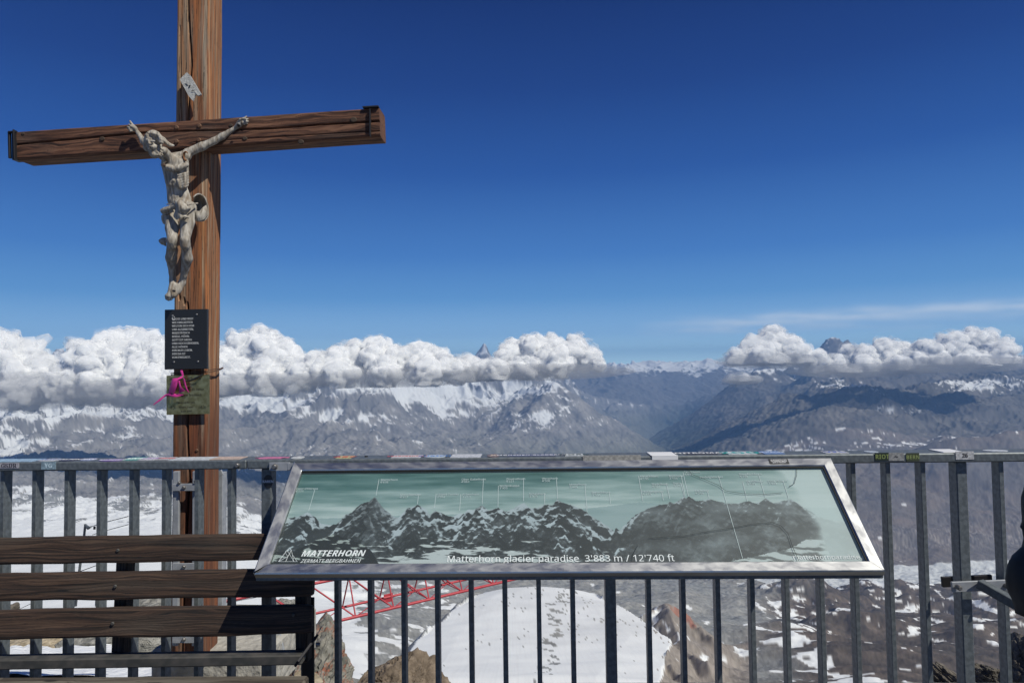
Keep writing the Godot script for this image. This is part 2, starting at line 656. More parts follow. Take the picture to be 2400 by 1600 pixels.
func ground(u: float, d: float, segs: Array, lob: Vector3) -> Vector3:
	# (height, how much of it is the snow lobe)
	var X := (u - 1200.0) / FLEN * d
	var h := base_height(u, d)
	var wx := nzWarp.get_noise_2d(X, d)
	var wz := nzWarp.get_noise_2d(X + 9000.0, d - 5000.0)
	var am := amps(u, d)
	var Xw := X + wx * minf(600.0, d * 0.05)
	var Dw := d + wz * minf(600.0, d * 0.05)
	var rel := 0.35 + 0.65 * smoothstep(-1350.0, -600.0, h) if d > 6500.0 and d < 19000.0 else 1.0
	if am.x > 1.0:
		h += am.x * rel * nzBig.get_noise_2d(Xw, Dw)
	if d > 9000.0:
		var cap := EYE.y - 60.0 + (d - 9000.0) * 0.022
		if d > 19000.0: cap = 120.0
		if h > cap: h = cap + (h - cap) * 0.15
	var rough := 1.0
	for s in segs:
		var a: Vector2 = s[0]
		var ab: Vector2 = s[1] - a
		var p := Vector2(X + wx * d * 0.012, d + wz * d * 0.012)
		var t := clampf((p - a).dot(ab) / ab.length_squared(), 0, 1)
		var dist := (p - a - ab * t).length()
		var crest := lerpf(s[2], s[3], t)
		var c: float = crest - dist * s[4]
		if c > h - d * 0.012:
			var k := d * 0.006
			h = maxf(h, c) + k * exp(-absf(h - c) / k) * 0.35
			rough = s[5]
	var lobe := 0.0
	var rv := 0.0
	var far := smoothstep(6500.0, 9500.0, d)
	if far > 0.0:
		rv = nzRidge.get_noise_2d(Xw + nzBig.get_noise_2d(X * 1.7, d * 1.7) * 200.0, Dw)
		h += rv * 190.0 * rel * far * (1.0 - 0.55 * smoothstep(1350.0, 1650.0, u))
	var plus := am.y * (1.0 - far * 0.6) * nzMid.get_noise_2d(Xw, Dw) + am.z * nzFine.get_noise_2d(X, d) * rough
	if d < 2100.0 and u > 600.0 and u < 1750.0:
		var jit := nzMid.get_noise_2d(X * 2.0, d * 2.0) * 11.0
		var l := u - lob.x + jit
		var r := lob.y - u + jit
		var edge := minf(l, r) * d / FLEN
		var top := lob.z - maxf(0, d - 1600.0) * 0.75 - pow((u - 1235.0) / 130.0, 2.0) * smoothstep(1300.0, 1600.0, d) * 9.0
		if edge < 0.0:
			top += edge * 0.9
		else:
			top += minf(edge * 0.1, 6.0)
		if top > h:
			lobe = clampf((edge + 2.0) * 0.3, 0, 1)
			h = top
			plus *= 1.0 - 0.93 * lobe
			plus += lobe * 2.4 * nzPatch.get_noise_2d(X / 150.0, d / 110.0)
	return Vector3(h + plus, lobe, rv)

func terrain() -> void:
	nzBig = noise(1.0 / 4200.0, 5, 11, FastNoiseLite.TYPE_SIMPLEX_SMOOTH, FastNoiseLite.FRACTAL_RIDGED)
	nzBig.fractal_gain = 0.46
	nzMid = noise(1.0 / 620.0, 4, 12)
	nzRidge = noise(1.0 / 1150.0, 4, 17, FastNoiseLite.TYPE_SIMPLEX_SMOOTH, FastNoiseLite.FRACTAL_RIDGED)
	nzFine = noise(1.0 / 90.0, 4, 13)
	nzWarp = noise(1.0 / 3000.0, 2, 14)
	nzPatch = noise(1.0, 3, 15)
	nzTiny = noise(1.0, 2, 16)
	# what each direction shows: distance ahead, row of the picture
	station(-700, [10, 2100, 60, 1720, 200, 1600, 500, 1560, 1000, 1480, 2500, 1300, 3500, 1245, 5000, 1180, 7000, 1120, 9000, 1070, 11000, 1000, 14000, 930, 17500, 840, 22000, 880, 28000, 905, 31000, 890, 36000, 886])
	station(0, [10, 2100, 60, 1700, 200, 1580, 500, 1530, 1000, 1470, 2500, 1300, 3500, 1240, 4200, 1200, 5000, 1165, 5600, 1145, 7000, 1098, 9000, 1055, 11000, 1000, 13500, 930, 15500, 872, 17500, 838, 22000, 890, 27000, 905, 31000, 884, 36000, 884])
	station(400, [10, 2100, 60, 1720, 200, 1590, 500, 1540, 900, 1480, 2300, 1300, 3600, 1232, 4600, 1186, 5500, 1158, 7500, 1117, 10000, 1058, 12000, 1000, 14000, 935, 16500, 870, 18500, 840, 22000, 890, 27000, 905, 31000, 880, 36000, 880])
	station(800, [10, 2100, 60, 1800, 200, 1720, 400, 1670, 700, 1600, 1300, 1480, 2600, 1370, 3500, 1310, 5000, 1262, 7000, 1165, 9500, 1078, 12000, 1000, 14000, 940, 16500, 876, 18500, 845, 22000, 890, 27000, 905, 31000, 874, 36000, 874])
	station(1200, [10, 2100, 60, 1850, 200, 1760, 400, 1720, 650, 1690, 1000, 1610, 1600, 1500, 2200, 1430, 2800, 1384, 3600, 1340, 5000, 1300, 8000, 1190, 10500, 1100, 11500, 1062, 13000, 1000, 15000, 935, 17000, 880, 20000, 850, 24000, 890, 27500, 905, 31000, 870, 36000, 868])
	station(1420, [10, 2100, 60, 1850, 200, 1760, 400, 1720, 700, 1650, 1200, 1540, 2000, 1450, 2800, 1388, 3600, 1345, 5000, 1330, 8000, 1240, 11000, 1130, 13000, 1070, 15500, 1020, 18000, 1000, 21000, 985, 25000, 945, 28000, 902, 30500, 872, 32000, 866, 36000, 868])
	station(1560, [10, 2100, 60, 1830, 200, 1720, 400, 1680, 800, 1600, 1500, 1500, 2600, 1400, 3200, 1362, 5000, 1340, 8000, 1260, 11000, 1170, 16000, 1093, 18000, 1055, 21500, 1010, 25000, 955, 28000, 900, 30500, 866, 32000, 860, 36000, 862])
	station(1700, [10, 2100, 60, 1820, 200, 1720, 400, 1680, 850, 1600, 1550, 1500, 2700, 1400, 3700, 1362, 4600, 1346, 6500, 1180, 9000, 1062, 11500, 1010, 14000, 980, 20000, 960, 25000, 940, 28000, 895, 30500, 864, 32000, 858, 36000, 860])
	station(2000, [10, 2100, 60, 1800, 200, 1700, 450, 1660, 900, 1600, 1600, 1500, 3100, 1410, 3900, 1382, 4350, 1358, 4550, 1346, 5600, 1195, 7000, 1062, 8500, 1035, 9500, 965, 10500, 955, 13000, 905, 15000, 868, 17000, 840, 20000, 870, 27000, 890, 31000, 860, 36000, 856])
	station(2400, [10, 2100, 60, 1700, 200, 1650, 450, 1640, 900, 1600, 1800, 1500, 3300, 1400, 3900, 1370, 4300, 1345, 4500, 1335, 5400, 1195, 7500, 1032, 8500, 1000, 9500, 955, 12000, 905, 14000, 880, 16000, 856, 18000, 846, 22000, 860, 50000, 852, 70000, 850])
	station(3200, [10, 2100, 60, 1750, 200, 1650, 450, 1640, 900, 1600, 1800, 1500, 3300, 1390, 3900, 1360, 4300, 1335, 4500, 1325, 5400, 1180, 7500, 1020, 8500, 985, 9500, 940, 12000, 885, 14000, 850, 16000, 830, 18000, 826, 22000, 850, 31000, 836, 36000, 834])
	# crests that can be recognised
	ridge([[1180, 930, 14200], [1262, 912, 13600], [1303, 903, 13300], [1345, 930, 13500], [1400, 985, 14500], [1470, 1050, 15800]], 0.75)
	ridge([[1303, 903, 13300], [1270, 935, 12700], [1292, 985, 12200], [1330, 1060, 11500]], 0.62)
	ridge([[700, 905, 15000], [760, 925, 14000], [830, 930, 13700], [874, 924, 13500], [920, 958, 13000], [980, 990, 12500], [1060, 1015, 12200]], 0.8)
	ridge([[874, 924, 13500], [862, 960, 12900], [850, 1010, 12100], [800, 1058, 11200]], 0.62)
	ridge([[600, 905, 15500], [690, 886, 15200], [720, 905, 14900], [700, 925, 14300], [650, 960, 13400], [600, 1005, 12400]], 0.7)
	ridge([[690, 886, 15200], [760, 875, 16200], [850, 890, 16500], [960, 885, 17000], [1060, 882, 16800], [1100, 886, 16200], [1130, 905, 15600]], 0.8)
	ridge([[60, 935, 13500], [20, 955, 12800], [-30, 1000, 11800]], 0.6)
	ridge([[130, 940, 13800], [50, 931, 13500], [-100, 940, 13200]], 0.6)
	ridge([[330, 925, 14500], [270, 970, 13200], [180, 1010, 12000], [120, 1050, 10600]], 0.55)
	ridge([[380, 900, 15000], [330, 925, 14500]], 0.6)
	ridge([[1112, 880, 21500], [1133, 811, 21000], [1148, 850, 21000], [1200, 860, 21500]], 1.5)
	ridge([[70, 880, 17500], [150, 826, 17000], [172, 846, 17000], [230, 870, 17500]], 0.8)
	ridge([[1890, 830, 16500], [1945, 795, 16000], [1962, 797, 16050], [1975, 815, 16200], [2000, 800, 16500], [2012, 815, 16600], [2060, 850, 17000]], 1.0)
	ridge([[1820, 862, 15000], [1780, 872, 14800], [1742, 892, 15000], [1690, 930, 15600], [1620, 990, 16800], [1565, 1045, 18500]], 0.66)
	ridge([[1930, 880, 13500], [1870, 908, 13000], [1800, 930, 12800], [1730, 962, 13000], [1660, 1010, 13600], [1620, 1050, 14000]], 0.6)
	ridge([[2130, 935, 9700], [2103, 922, 9600], [2042, 907, 9500], [1985, 922, 9600], [1892, 936, 9800], [1850, 926, 10200], [1788, 958, 10400], [1740, 1000, 10600], [1668, 1030, 10900], [1610, 1058, 11200]], 0.5)
	ridge([[2103, 922, 9600], [2180, 930, 9700], [2246, 917, 9500], [2314, 934, 9400], [2420, 930, 9500]], 0.5)
	ridge([[2020, 957, 8700], [1940, 955, 8600], [1880, 975, 8700], [1810, 1010, 8900], [1740, 1052, 9200]], 0.42)
	ridge([[2420, 1004, 6600], [2330, 1018, 6500], [2233, 1030, 6500], [2178, 1042, 6600], [2120, 1060, 6700]], 0.45)
	ridge([[2480, 885, 13000], [2360, 890, 12600], [2270, 880, 12800], [2180, 888, 13200]], 0.5)
	ridge([[1340, 886, 30000], [1400, 868, 30000], [1440, 866, 30000], [1455, 852, 29800], [1470, 866, 30000], [1500, 864, 30400], [1560, 857, 30800], [1580, 862, 30500], [1602, 851, 30500], [1630, 858, 30800], [1660, 845, 30200], [1690, 860, 30500], [1740, 866, 30500], [1830, 862, 31000]], 0.5)
	# rock rising beside the snow lobe
	ridge([[1484, 1452, 1330], [1520, 1428, 1370], [1562, 1411, 1400], [1600, 1424, 1390], [1640, 1462, 1330], [1690, 1500, 1250]], 0.9, 2.2)
	ridge([[1562, 1411, 1400], [1590, 1462, 1180], [1600, 1500, 1040]], 0.8, 2.2)
	ridge([[1575, 1500, 1060], [1610, 1512, 1020], [1660, 1560, 900], [1700, 1620, 800]], 0.75, 2.0)
	ridge([[1530, 1585, 760], [1570, 1560, 780], [1600, 1580, 740]], 0.8, 2.0)
	ridge([[700, 1440, 1750], [790, 1430, 1700], [880, 1452, 1600], [960, 1500, 1350]], 0.5, 1.6)
	ridge([[640, 1395, 2300], [760, 1385, 2300], [900, 1380, 2350], [1020, 1392, 2400]], 0.5, 1.4)
	# the brown hills before the glacier on the right
	ridge([[1750, 1392, 2900], [1880, 1372, 2850], [1950, 1400, 2750], [1980, 1440, 2500]], 0.42, 1.6)
	ridge([[1960, 1385, 3200], [2055, 1371, 3200], [2120, 1384, 3200], [2200, 1398, 3100], [2300, 1392, 3100], [2400, 1405, 3100]], 0.4)
	ridge([[2150, 1400, 2900], [2240, 1395, 2900], [2330, 1412, 2800], [2480, 1400, 2800]], 0.5)
	ridge([[1920, 1470, 2000], [1990, 1460, 2000], [2060, 1475, 1950]], 0.4, 1.6)
	ridge([[2250, 1490, 1800], [2330, 1462, 1850], [2420, 1440, 1900]], 0.45)

	var us := PackedFloat32Array()
	for x in [-900.0, -700.0, -550.0, -430.0, -330.0, -250.0, -190.0, -140.0]:
		us.append(x)
	var x := -110.0
	while x < 2515.0:
		us.append(x)
		x += 3.0
	for e in [2530.0, 2560.0, 2600.0, 2660.0, 2740.0, 2850.0, 3000.0, 3300.0]:
		us.append(e)
	var dd := PackedFloat32Array()
	var add := func(a: float, b: float, n: int) -> void:
		for i in n:
			dd.append(a * pow(b / a, float(i) / n))
	add.call(14.0, 420.0, 34)
	add.call(420.0, 1750.0, 110)
	add.call(1750.0, 4000.0, 185)
	add.call(4000.0, 4800.0, 45)
	add.call(4800.0, 9000.0, 90)
	add.call(9000.0, 17500.0, 205)
	add.call(17500.0, 20200.0, 30)
	add.call(20200.0, 23400.0, 90)
	add.call(23400.0, 25000.0, 4)
	var nu := us.size()
	var nd := dd.size()
	var rows := []
	rows.resize(nd)
	var work := func(r: int) -> void:
		var d := dd[r]
		var segs := []
		for s in ridges:
			var lo: float = minf(s[0].y, s[1].y)
			var hi: float = maxf(s[0].y, s[1].y)
			var reach := d * 0.16
			if d > lo - reach and d < hi + reach:
				segs.append(s)
		var lob := Vector3(table(LOBE_L, d), table(LOBE_R, d), EYE.y + us_of(1200.0, table(LOBE_Y, d)).y * d)
		var hs := PackedVector3Array()
		hs.resize(nu)
		var near := []
		for c in nu:
			var u := us[c]
			if c % 12 == 0:
				near = []
				var X0 := (u - 1200.0) / FLEN * d
				var X1 := (us[mini(c + 11, nu - 1)] - 1200.0) / FLEN * d
				var reach := d * 0.16
				for s in segs:
					if X1 > minf(s[0].x, s[1].x) - reach and X0 < maxf(s[0].x, s[1].x) + reach:
						near.append(s)
			hs[c] = ground(u, d, near, lob)
		rows[r] = hs
	var job := WorkerThreadPool.add_group_task(work, nd)
	WorkerThreadPool.wait_for_group_task_completion(job)

	fields_at.clear()
	for c in nu:
		fields_at.append(FIELDS.filter(func(f): return absf(us[c] - f[0]) < 1.5 * f[2]))
	var paint := []
	paint.resize(nd)
	var work2 := func(r: int) -> void:
		var d := dd[r]
		var hs: PackedVector3Array = rows[r]
		var ha: PackedVector3Array = rows[maxi(r - 1, 0)]
		var hb: PackedVector3Array = rows[mini(r + 1, nd - 1)]
		var dz := dd[mini(r + 1, nd - 1)] - dd[maxi(r - 1, 0)]
		var ns := PackedVector3Array()
		var cs := PackedColorArray()
		var vs := PackedVector3Array()
		for c in nu:
			var c0 := maxi(c - 1, 0)
			var c1 := mini(c + 1, nu - 1)
			var dx := (us[c1] - us[c0]) / FLEN * d
			var sx := (hs[c1].x - hs[c0].x) / dx
			var tX := (us[c] - 1200.0) / FLEN
			var sd := (hb[c].x - ha[c].x) / dz - sx * tX
			var n := Vector3(-sx, 1.0, -sd).normalized()
			ns.append(side * n.x + Vector3.UP * n.y + fwd * n.z)
			vs.append(fwd * d + side * (tX * d) + Vector3.UP * hs[c].x)
			cs.append(ground_color(us[c], d, hs[c].x, n, hs[c].y, fields_at[c], hs[c].z).linear_to_srgb())
		paint[r] = [vs, ns, cs]
	job = WorkerThreadPool.add_group_task(work2, nd)
	WorkerThreadPool.wait_for_group_task_completion(job)

	# cut the sheet into the pieces of country one would name
	var m := StandardMaterial3D.new()
	m.vertex_color_use_as_albedo = true
	m.vertex_color_is_srgb = true
	m.roughness = 0.95
	m.metallic_specular = 0.2
	M.terrain = m
	var cu := func(v: float) -> int:
		var k := 0
		while k < nu - 1 and us[k] < v: k += 1
		return k
	var cd := func(v: float) -> int:
		var k := 0
		while k < nd - 1 and dd[k] < v: k += 1
		return k
	var cut := func(called: String, u0: float, u1: float, d0: float, d1: float) -> void:
		var a: int = cu.call(u0)
		var b: int = cu.call(u1)
		var r0: int = cd.call(d0)
		var r1: int = cd.call(d1)
		var w := b - a + 1
		var vs := PackedVector3Array()
		var ns := PackedVector3Array()
		var cs := PackedColorArray()
		for r in range(r0, r1 + 1):
			vs.append_array(paint[r][0].slice(a, b + 1))
			ns.append_array(paint[r][1].slice(a, b + 1))
			cs.append_array(paint[r][2].slice(a, b + 1))
		var idx := PackedInt32Array()
		idx.resize((r1 - r0) * (w - 1) * 6)
		var k := 0
		for r in r1 - r0:
			for c in w - 1:
				var i := r * w + c
				idx[k] = i; idx[k + 1] = i + w; idx[k + 2] = i + 1
				idx[k + 3] = i + 1; idx[k + 4] = i + w; idx[k + 5] = i + w + 1
				k += 6
		var arr := []
		arr.resize(Mesh.ARRAY_MAX)
		arr[Mesh.ARRAY_VERTEX] = vs
		arr[Mesh.ARRAY_NORMAL] = ns
		arr[Mesh.ARRAY_COLOR] = cs
		arr[Mesh.ARRAY_INDEX] = idx
		var am := ArrayMesh.new()
		am.add_surface_from_arrays(Mesh.PRIMITIVE_TRIANGLES, arr)
		struct(called, am, m)
	cut.call("snow_ground", -900, 930, 14, 5200)
	cut.call("snowfield", 930, 1640, 14, 5200)
	cut.call("rocky_ground", 1640, 3300, 14, 3850)
	cut.call("glacier", 1640, 3300, 3850, 4600)
	cut.call("scree_hill", 1640, 3300, 4600, 8000)
	cut.call("mountain_range", -900, 1500, 5200, 19940)
	cut.call("mountain_range", 1500, 1640, 5200, 19940)
	cut.call("mountain_range", 1640, 3300, 8000, 19940)
	cut.call("distant_mountains", -900, 3300, 19940, 25000)

	# plain ground the rest of the way round, out of this view
	var st := begin()
	for k in 28:
		var an := [0.0, 0.0]
		for e in 2:
			an[e] = deg_to_rad(53.0 + (360.0 - 106.0) * (k + e) / 28.0)
		var rr := [18.0, 120.0, 900.0, 4000.0, 12000.0, 30000.0]
		var hh := [-8.0, -45.0, -330.0, -900.0, -700.0, -500.0]
		for i in 5:
			var q := []
			for e in [[i, 0], [i, 1], [i + 1, 1], [i + 1, 0]]:
				var t: float = an[e[1]]
				q.append((fwd * cos(t) + side * sin(t)) * rr[e[0]] + Vector3.UP * (hh[e[0]] + nzMid.get_noise_2d(k * 300.0 + e[1] * 300.0, i * 500.0) * rr[e[0]] * 0.03))
			quad(st, q[0], q[1], q[2], q[3])
	struct("surrounding_ground", done(st), mottle(Color(0.34, 0.34, 0.34), Color(0.14, 0.135, 0.13), 0.004, 40, 0.95))

# snowfields and bare walls that can be recognised: [u, picture row, half width, half height, how much]
const FIELDS := [[570, 935, 80, 28, 1.1], [1010, 912, 125, 32, 1.3], [1180, 925, 60, 25, 0.8], [1090, 958, 80, 24, 0.8], [1235, 985, 62, 26, 1.0], [1315, 952, 40, 22, 0.8], [800, 975, 62, 20, 1.0], [880, 985, 45, 22, 0.7], [700, 900, 45, 20, 0.6], [205, 955, 95, 22, 0.9], [40, 960, 45, 28, 0.8], [100, 988, 45, 20, 0.7], [15, 1045, 60, 24, 1.3], [250, 1030, 50, 16, 0.5], [130, 1035, 100, 10, 0.6], [650, 940, 50, 18, 0.4], [850, 942, 75, 20, -1.3], [1255, 945, 60, 20, -0.7], [700, 1012, 100, 28, -0.8], [1100, 1005, 80, 18, -0.8], [330, 990, 60, 25, -0.3], [1960, 897, 65, 14, 0.9], [2080, 912, 40, 12, 0.5], [2345, 905, 70, 20, 1.1], [2220, 905, 55, 15, 0.7], [2100, 962, 65, 15, 1.0], [2210, 955, 50, 12, 0.7], [1840, 890, 35, 10, 0.9], [1790, 868, 30, 12, 1.0], [2260, 985, 60, 12, 0.6], [2350, 1010, 60, 10, 0.9], [1900, 975, 60, 8, 0.5]]

func ground_color(u: float, d: float, h: float, n: Vector3, lobe: float, fields: Array, rv: float) -> Color:
	var X := (u - 1200.0) / FLEN * d
	var snow := Color(0.775, 0.785, 0.785)
	var p0 := nzPatch.get_noise_2d(X / 1500.0 + 11.0, d / 1500.0) if d > 4600.0 else 0.0
	var p1 := nzPatch.get_noise_2d(X / 420.0, d / 420.0)
	var p2 := nzPatch.get_noise_2d(X / 90.0 + 31.0, d / 90.0)
	var tiny := nzTiny.get_noise_2d(X / (d * 0.006), log(d) * 160.0)
	var cont := nzPatch.get_noise_2d(X / 300.0, h / 30.0 + d / 900.0)    # follows the contours
	var cont2 := nzPatch.get_noise_2d(X / 110.0 + 5.0, h / 19.0 + d / 300.0) if d < 4000.0 else 0.0
	var boost := 0.0
	if d > 6000.0 and fields:
		var row := 864.0 - 0.014 * (u - 1200.0) + (EYE.y - h) / d * FLEN
		for f in fields:
			var a: float = (u - f[0]) / f[2]
			var b: float = (row - f[1]) / f[3]
			if absf(b) < 1.5:
				boost += f[4] * clampf(1.6 - (a * a + b * b), 0, 1)
	var rock := Color(0.17, 0.165, 0.16)
	var s := -1.0
	if d > 19940.0:
		s = (h + 250.0) / 230.0 + p0 * 0.7 - rv * 0.9 + (n.y - 0.8) * 2.5
	elif d > 8000.0 or d > 5200.0 and u < 1570.0:
		var west := 1.0 - smoothstep(1470.0, 1640.0, u + p1 * 30.0)
		var rw := Color(0.195, 0.192, 0.19).lerp(Color(0.29, 0.275, 0.255), p1 * 0.6 + 0.5)
		rw = rw.lerp(Color(0.165, 0.165, 0.13), clampf((-1100.0 - h) / 450.0, 0, 0.85))
		var re := Color(0.10, 0.098, 0.096).lerp(Color(0.16, 0.148, 0.135), p1 * 0.6 + 0.5)
		re = re.lerp(Color(0.05, 0.058, 0.036), clampf((-1000.0 - h) / 500.0, 0, 1))
		rock = re.lerp(rw, west) * (1.0 + tiny * 0.2 + p2 * 0.2 + p1 * 0.25)
		var lw := -830.0 + 150.0 * smoothstep(500.0, 1300.0, u)
		var sw := minf((h - lw) / 380.0, 1.1) + p0 * 0.7 + p1 * 0.7 + p2 * 0.18 - (rv - 0.05) * 1.3 - smoothstep(-820.0, -1080.0, h) * 0.8 + (n.y - 0.80) * 2.4 + boost
		if h < lw - 150.0:
			sw = maxf(sw, (cont + p1 * 0.6 - 0.52 - clampf((lw - 300.0 - h) / 1200.0, 0, 0.35)) * 3.0 + boost)
		var le := -300.0 + (140.0 if d > 12000.0 else 0.0)
		var se := minf((h - le) / 420.0, 0.5) + p0 * 0.5 + p1 * 0.5 + cont * 0.7 - 0.3 - (rv - 0.05) * 0.8 + (n.y - 0.86) * 2.0 + boost
		s = lerpf(se, sw, west)
	elif u > 1570.0 and d > 4600.0:
		# the bare slope above the glacier, with gullies running down its foot
		rock = Color(0.165, 0.15, 0.142).lerp(Color(0.20, 0.168, 0.15), clampf(p1 + 0.3, 0, 1)).lerp(Color(0.13, 0.125, 0.125), clampf(p0 + 0.2, 0, 0.8))
		var g := nzPatch.get_noise_2d(X / 16.0 + d * 0.016, d / 300.0)
		var foot := exp(-pow((d - 5000.0 + p1 * 130.0) / 230.0, 2.0))
		rock = rock.lerp(Color(0.27, 0.245, 0.23), clampf(g * 1.6 + 0.2, 0, 1) * foot)
		rock = rock * (1.0 + tiny * 0.22 + g * 0.25)
		s = (cont + p1 * 0.5 - 0.75) * 3.0 + smoothstep(6300.0, 7600.0, d) * 1.3 + boost
	elif u > 1640.0 and d > 3850.0 + p2 * 60.0:
		var cr := nzPatch.get_noise_2d(X / 26.0 + d * 0.03, d / 60.0)
		return Color(0.60, 0.62, 0.62).lerp(Color(0.40, 0.41, 0.41), clampf(cr * 1.3, 0, 0.8))
	else:
		var left := 1.0 - smoothstep(700.0, 985.0, u + p2 * 60.0)
		var right := smoothstep(1700.0, 1900.0, u + p1 * 80.0)
		rock = Color(0.25, 0.255, 0.25).lerp(Color(0.30, 0.29, 0.265), clampf(p1 * 0.8 + 0.4, 0, 1))
		rock = rock.lerp(Color(0.088, 0.077, 0.070).lerp(Color(0.125, 0.103, 0.088), clampf(p2 + p1 + 0.5, 0, 1)), right)
		if u > 1500.0 and u < 1740.0 and d < 1500.0:
			rock = rock.lerp(Color(0.24, 0.195, 0.16), 0.65)
		if (Vector2(u, d * 0.4) - Vector2(1590.0, 556.0)).length() < 22.0 + p2 * 25.0:
			rock = Color(0.29, 0.15, 0.115)
		rock = rock * (1.0 + tiny * 0.35 + p2 * 0.25)
		var sl := 0.9 + cont * 0.6
		if d > 2900.0:
			sl = 1.05 - smoothstep(2900.0, 5000.0, d) * 0.95 + cont * 1.3 + p1 * 0.7
		var sm := -0.52 + cont * 0.9 + cont2 * 0.9 + p1 * 0.8 + p2 * 0.5 - smoothstep(2300.0, 3000.0, d) * 0.5 + 0.9 * smoothstep(1740.0, 1850.0, u) * smoothstep(1300.0, 1000.0, d + p1 * 150.0)
		if u < 1000.0: sm += 0.3
		var sr := -0.33 + cont * 1.0 + cont2 * 0.9 + p1 * 0.8 + p2 * 0.4 - smoothstep(3300.0, 3800.0, d) * 0.4
		s = lerpf(lerpf(sm, sr, right), sl, left) * 3.0
		if lobe > 0.0:
			s = lerpf(s, 2.0, smoothstep(0.2, 0.8, lobe + p2 * 0.5))
			snow = snow * (1.0 - 0.10 * clampf(p1 * 1.5 + cont2 * 0.8, 0, 1) - 0.05 * clampf(nzPatch.get_noise_2d(X / 3.5, d / 240.0) * 2.0, 0, 1))
			# stones melting out along the middle of the lobe
			var mid := 1262.0 + (d - 650.0) * 0.062 + nzPatch.get_noise_2d(d / 130.0, 3.0) * 14.0
			var off := absf(u - mid) / (20.0 + 9.0 * nzPatch.get_noise_2d(d / 90.0, 8.0))
			if off < 1.6:
				var e := clampf(1.0 - off * off * 0.5, 0, 1)
				s -= smoothstep(0.14, 0.3, nzPatch.get_noise_2d(X / 24.0 + d / 90.0, d / 70.0) * 0.9 + nzPatch.get_noise_2d(X / 6.0, d / 15.0) * 0.4) * e * 6.0
			elif nzPatch.get_noise_2d(X / 5.0 + 40.0, d / 12.0) + p1 * 0.3 > 0.62:
				s -= 4.0
	s = smoothstep(0.25, 0.75, clampf(0.5 + (s - 0.22) * 3.2 + tiny * 0.3, 0, 1))
	return rock.lerp(snow, s)

# ---------------------------------------------------------------- clouds
func ico(sub: int) -> Array:
	var t := (1.0 + sqrt(5.0)) / 2.0
	var v := []
	for p in [[-1, t, 0], [1, t, 0], [-1, -t, 0], [1, -t, 0], [0, -1, t], [0, 1, t], [0, -1, -t], [0, 1, -t], [t, 0, -1], [t, 0, 1], [-t, 0, -1], [-t, 0, 1]]:
		v.append(Vector3(p[0], p[1], p[2]).normalized())
	var f := [0, 11, 5, 0, 5, 1, 0, 1, 7, 0, 7, 10, 0, 10, 11, 1, 5, 9, 5, 11, 4, 11, 10, 2, 10, 7, 6, 7, 1, 8, 3, 9, 4, 3, 4, 2, 3, 2, 6, 3, 6, 8, 3, 8, 9, 4, 9, 5, 2, 4, 11, 6, 2, 10, 8, 6, 7, 9, 8, 1]
	for s in sub:
		var mid := {}
		var g := []
		for i in range(0, f.size(), 3):
			var m := []
			for e in [[0, 1], [1, 2], [2, 0]]:
				var a: int = f[i + e[0]]
				var b: int = f[i + e[1]]
				var key := mini(a, b) * 100000 + maxi(a, b)
				if not mid.has(key):
					v.append((v[a] + v[b]).normalized())
					mid[key] = v.size() - 1
				m.append(mid[key])
			g.append_array([f[i], m[0], m[2], f[i + 1], m[1], m[0], f[i + 2], m[2], m[1], m[0], m[1], m[2]])
		f = g
	return [v, f]

var ball: Array
var ball_fine: Array
var ball_small: Array
var nz_billow: FastNoiseLite

func lump(vs: PackedVector3Array, ns: PackedVector3Array, cs: PackedColorArray, idx: PackedInt32Array, src: Array, c: Vector3, r: float, floor_y: float, unit: float, grow: float, ragged: float) -> void:
	# one billowing head of cloud: rounded heads with creases between them at three sizes
	var first := vs.size()
	var sh := grow * 31.0
	for p: Vector3 in src[0]:
		var w := c + p * r
		var q := w / unit
		var k := 0.72 + absf(nz_billow.get_noise_3d(q.x, q.y, q.z)) * 0.62 + absf(nz_billow.get_noise_3d(q.x * 2.3 + 9.0, q.y * 2.3, q.z * 2.3)) * 0.26
		if ragged == 0.0:
			k += absf(nz_billow.get_noise_3d(q.x * 5.1 + 5.0, q.y * 5.1, q.z * 5.1)) * 0.08
		if ragged > 0.0:
			k += nz_billow.get_noise_3d(q.x * 3.1 + sh, q.y * 3.1, q.z * 3.1) * 0.10
			cs.append(Color(1, 1, 1, clampf(0.5 + nz_billow.get_noise_3d(q.x * 2.7 - sh, q.y * 3.6, q.z * 2.7) * 1.5, 0.0, 1.0)))
		else:
			cs.append(Color.WHITE)
		w = c + Vector3(p.x, p.y * 0.9, p.z) * r * k * grow
		if w.y < floor_y:
			w.y = floor_y + (w.y - floor_y) * 0.22
		vs.append(w)
		ns.append(Vector3.ZERO)
	var bf: Array = src[1]
	for i in range(0, bf.size(), 3):
		var a: int = first + bf[i]
		var b: int = first + bf[i + 1]
		var d: int = first + bf[i + 2]
		var n := (vs[b] - vs[a]).cross(vs[d] - vs[a])
		ns[a] += n; ns[b] += n; ns[d] += n
		idx.append_array(PackedInt32Array([a, d, b]))

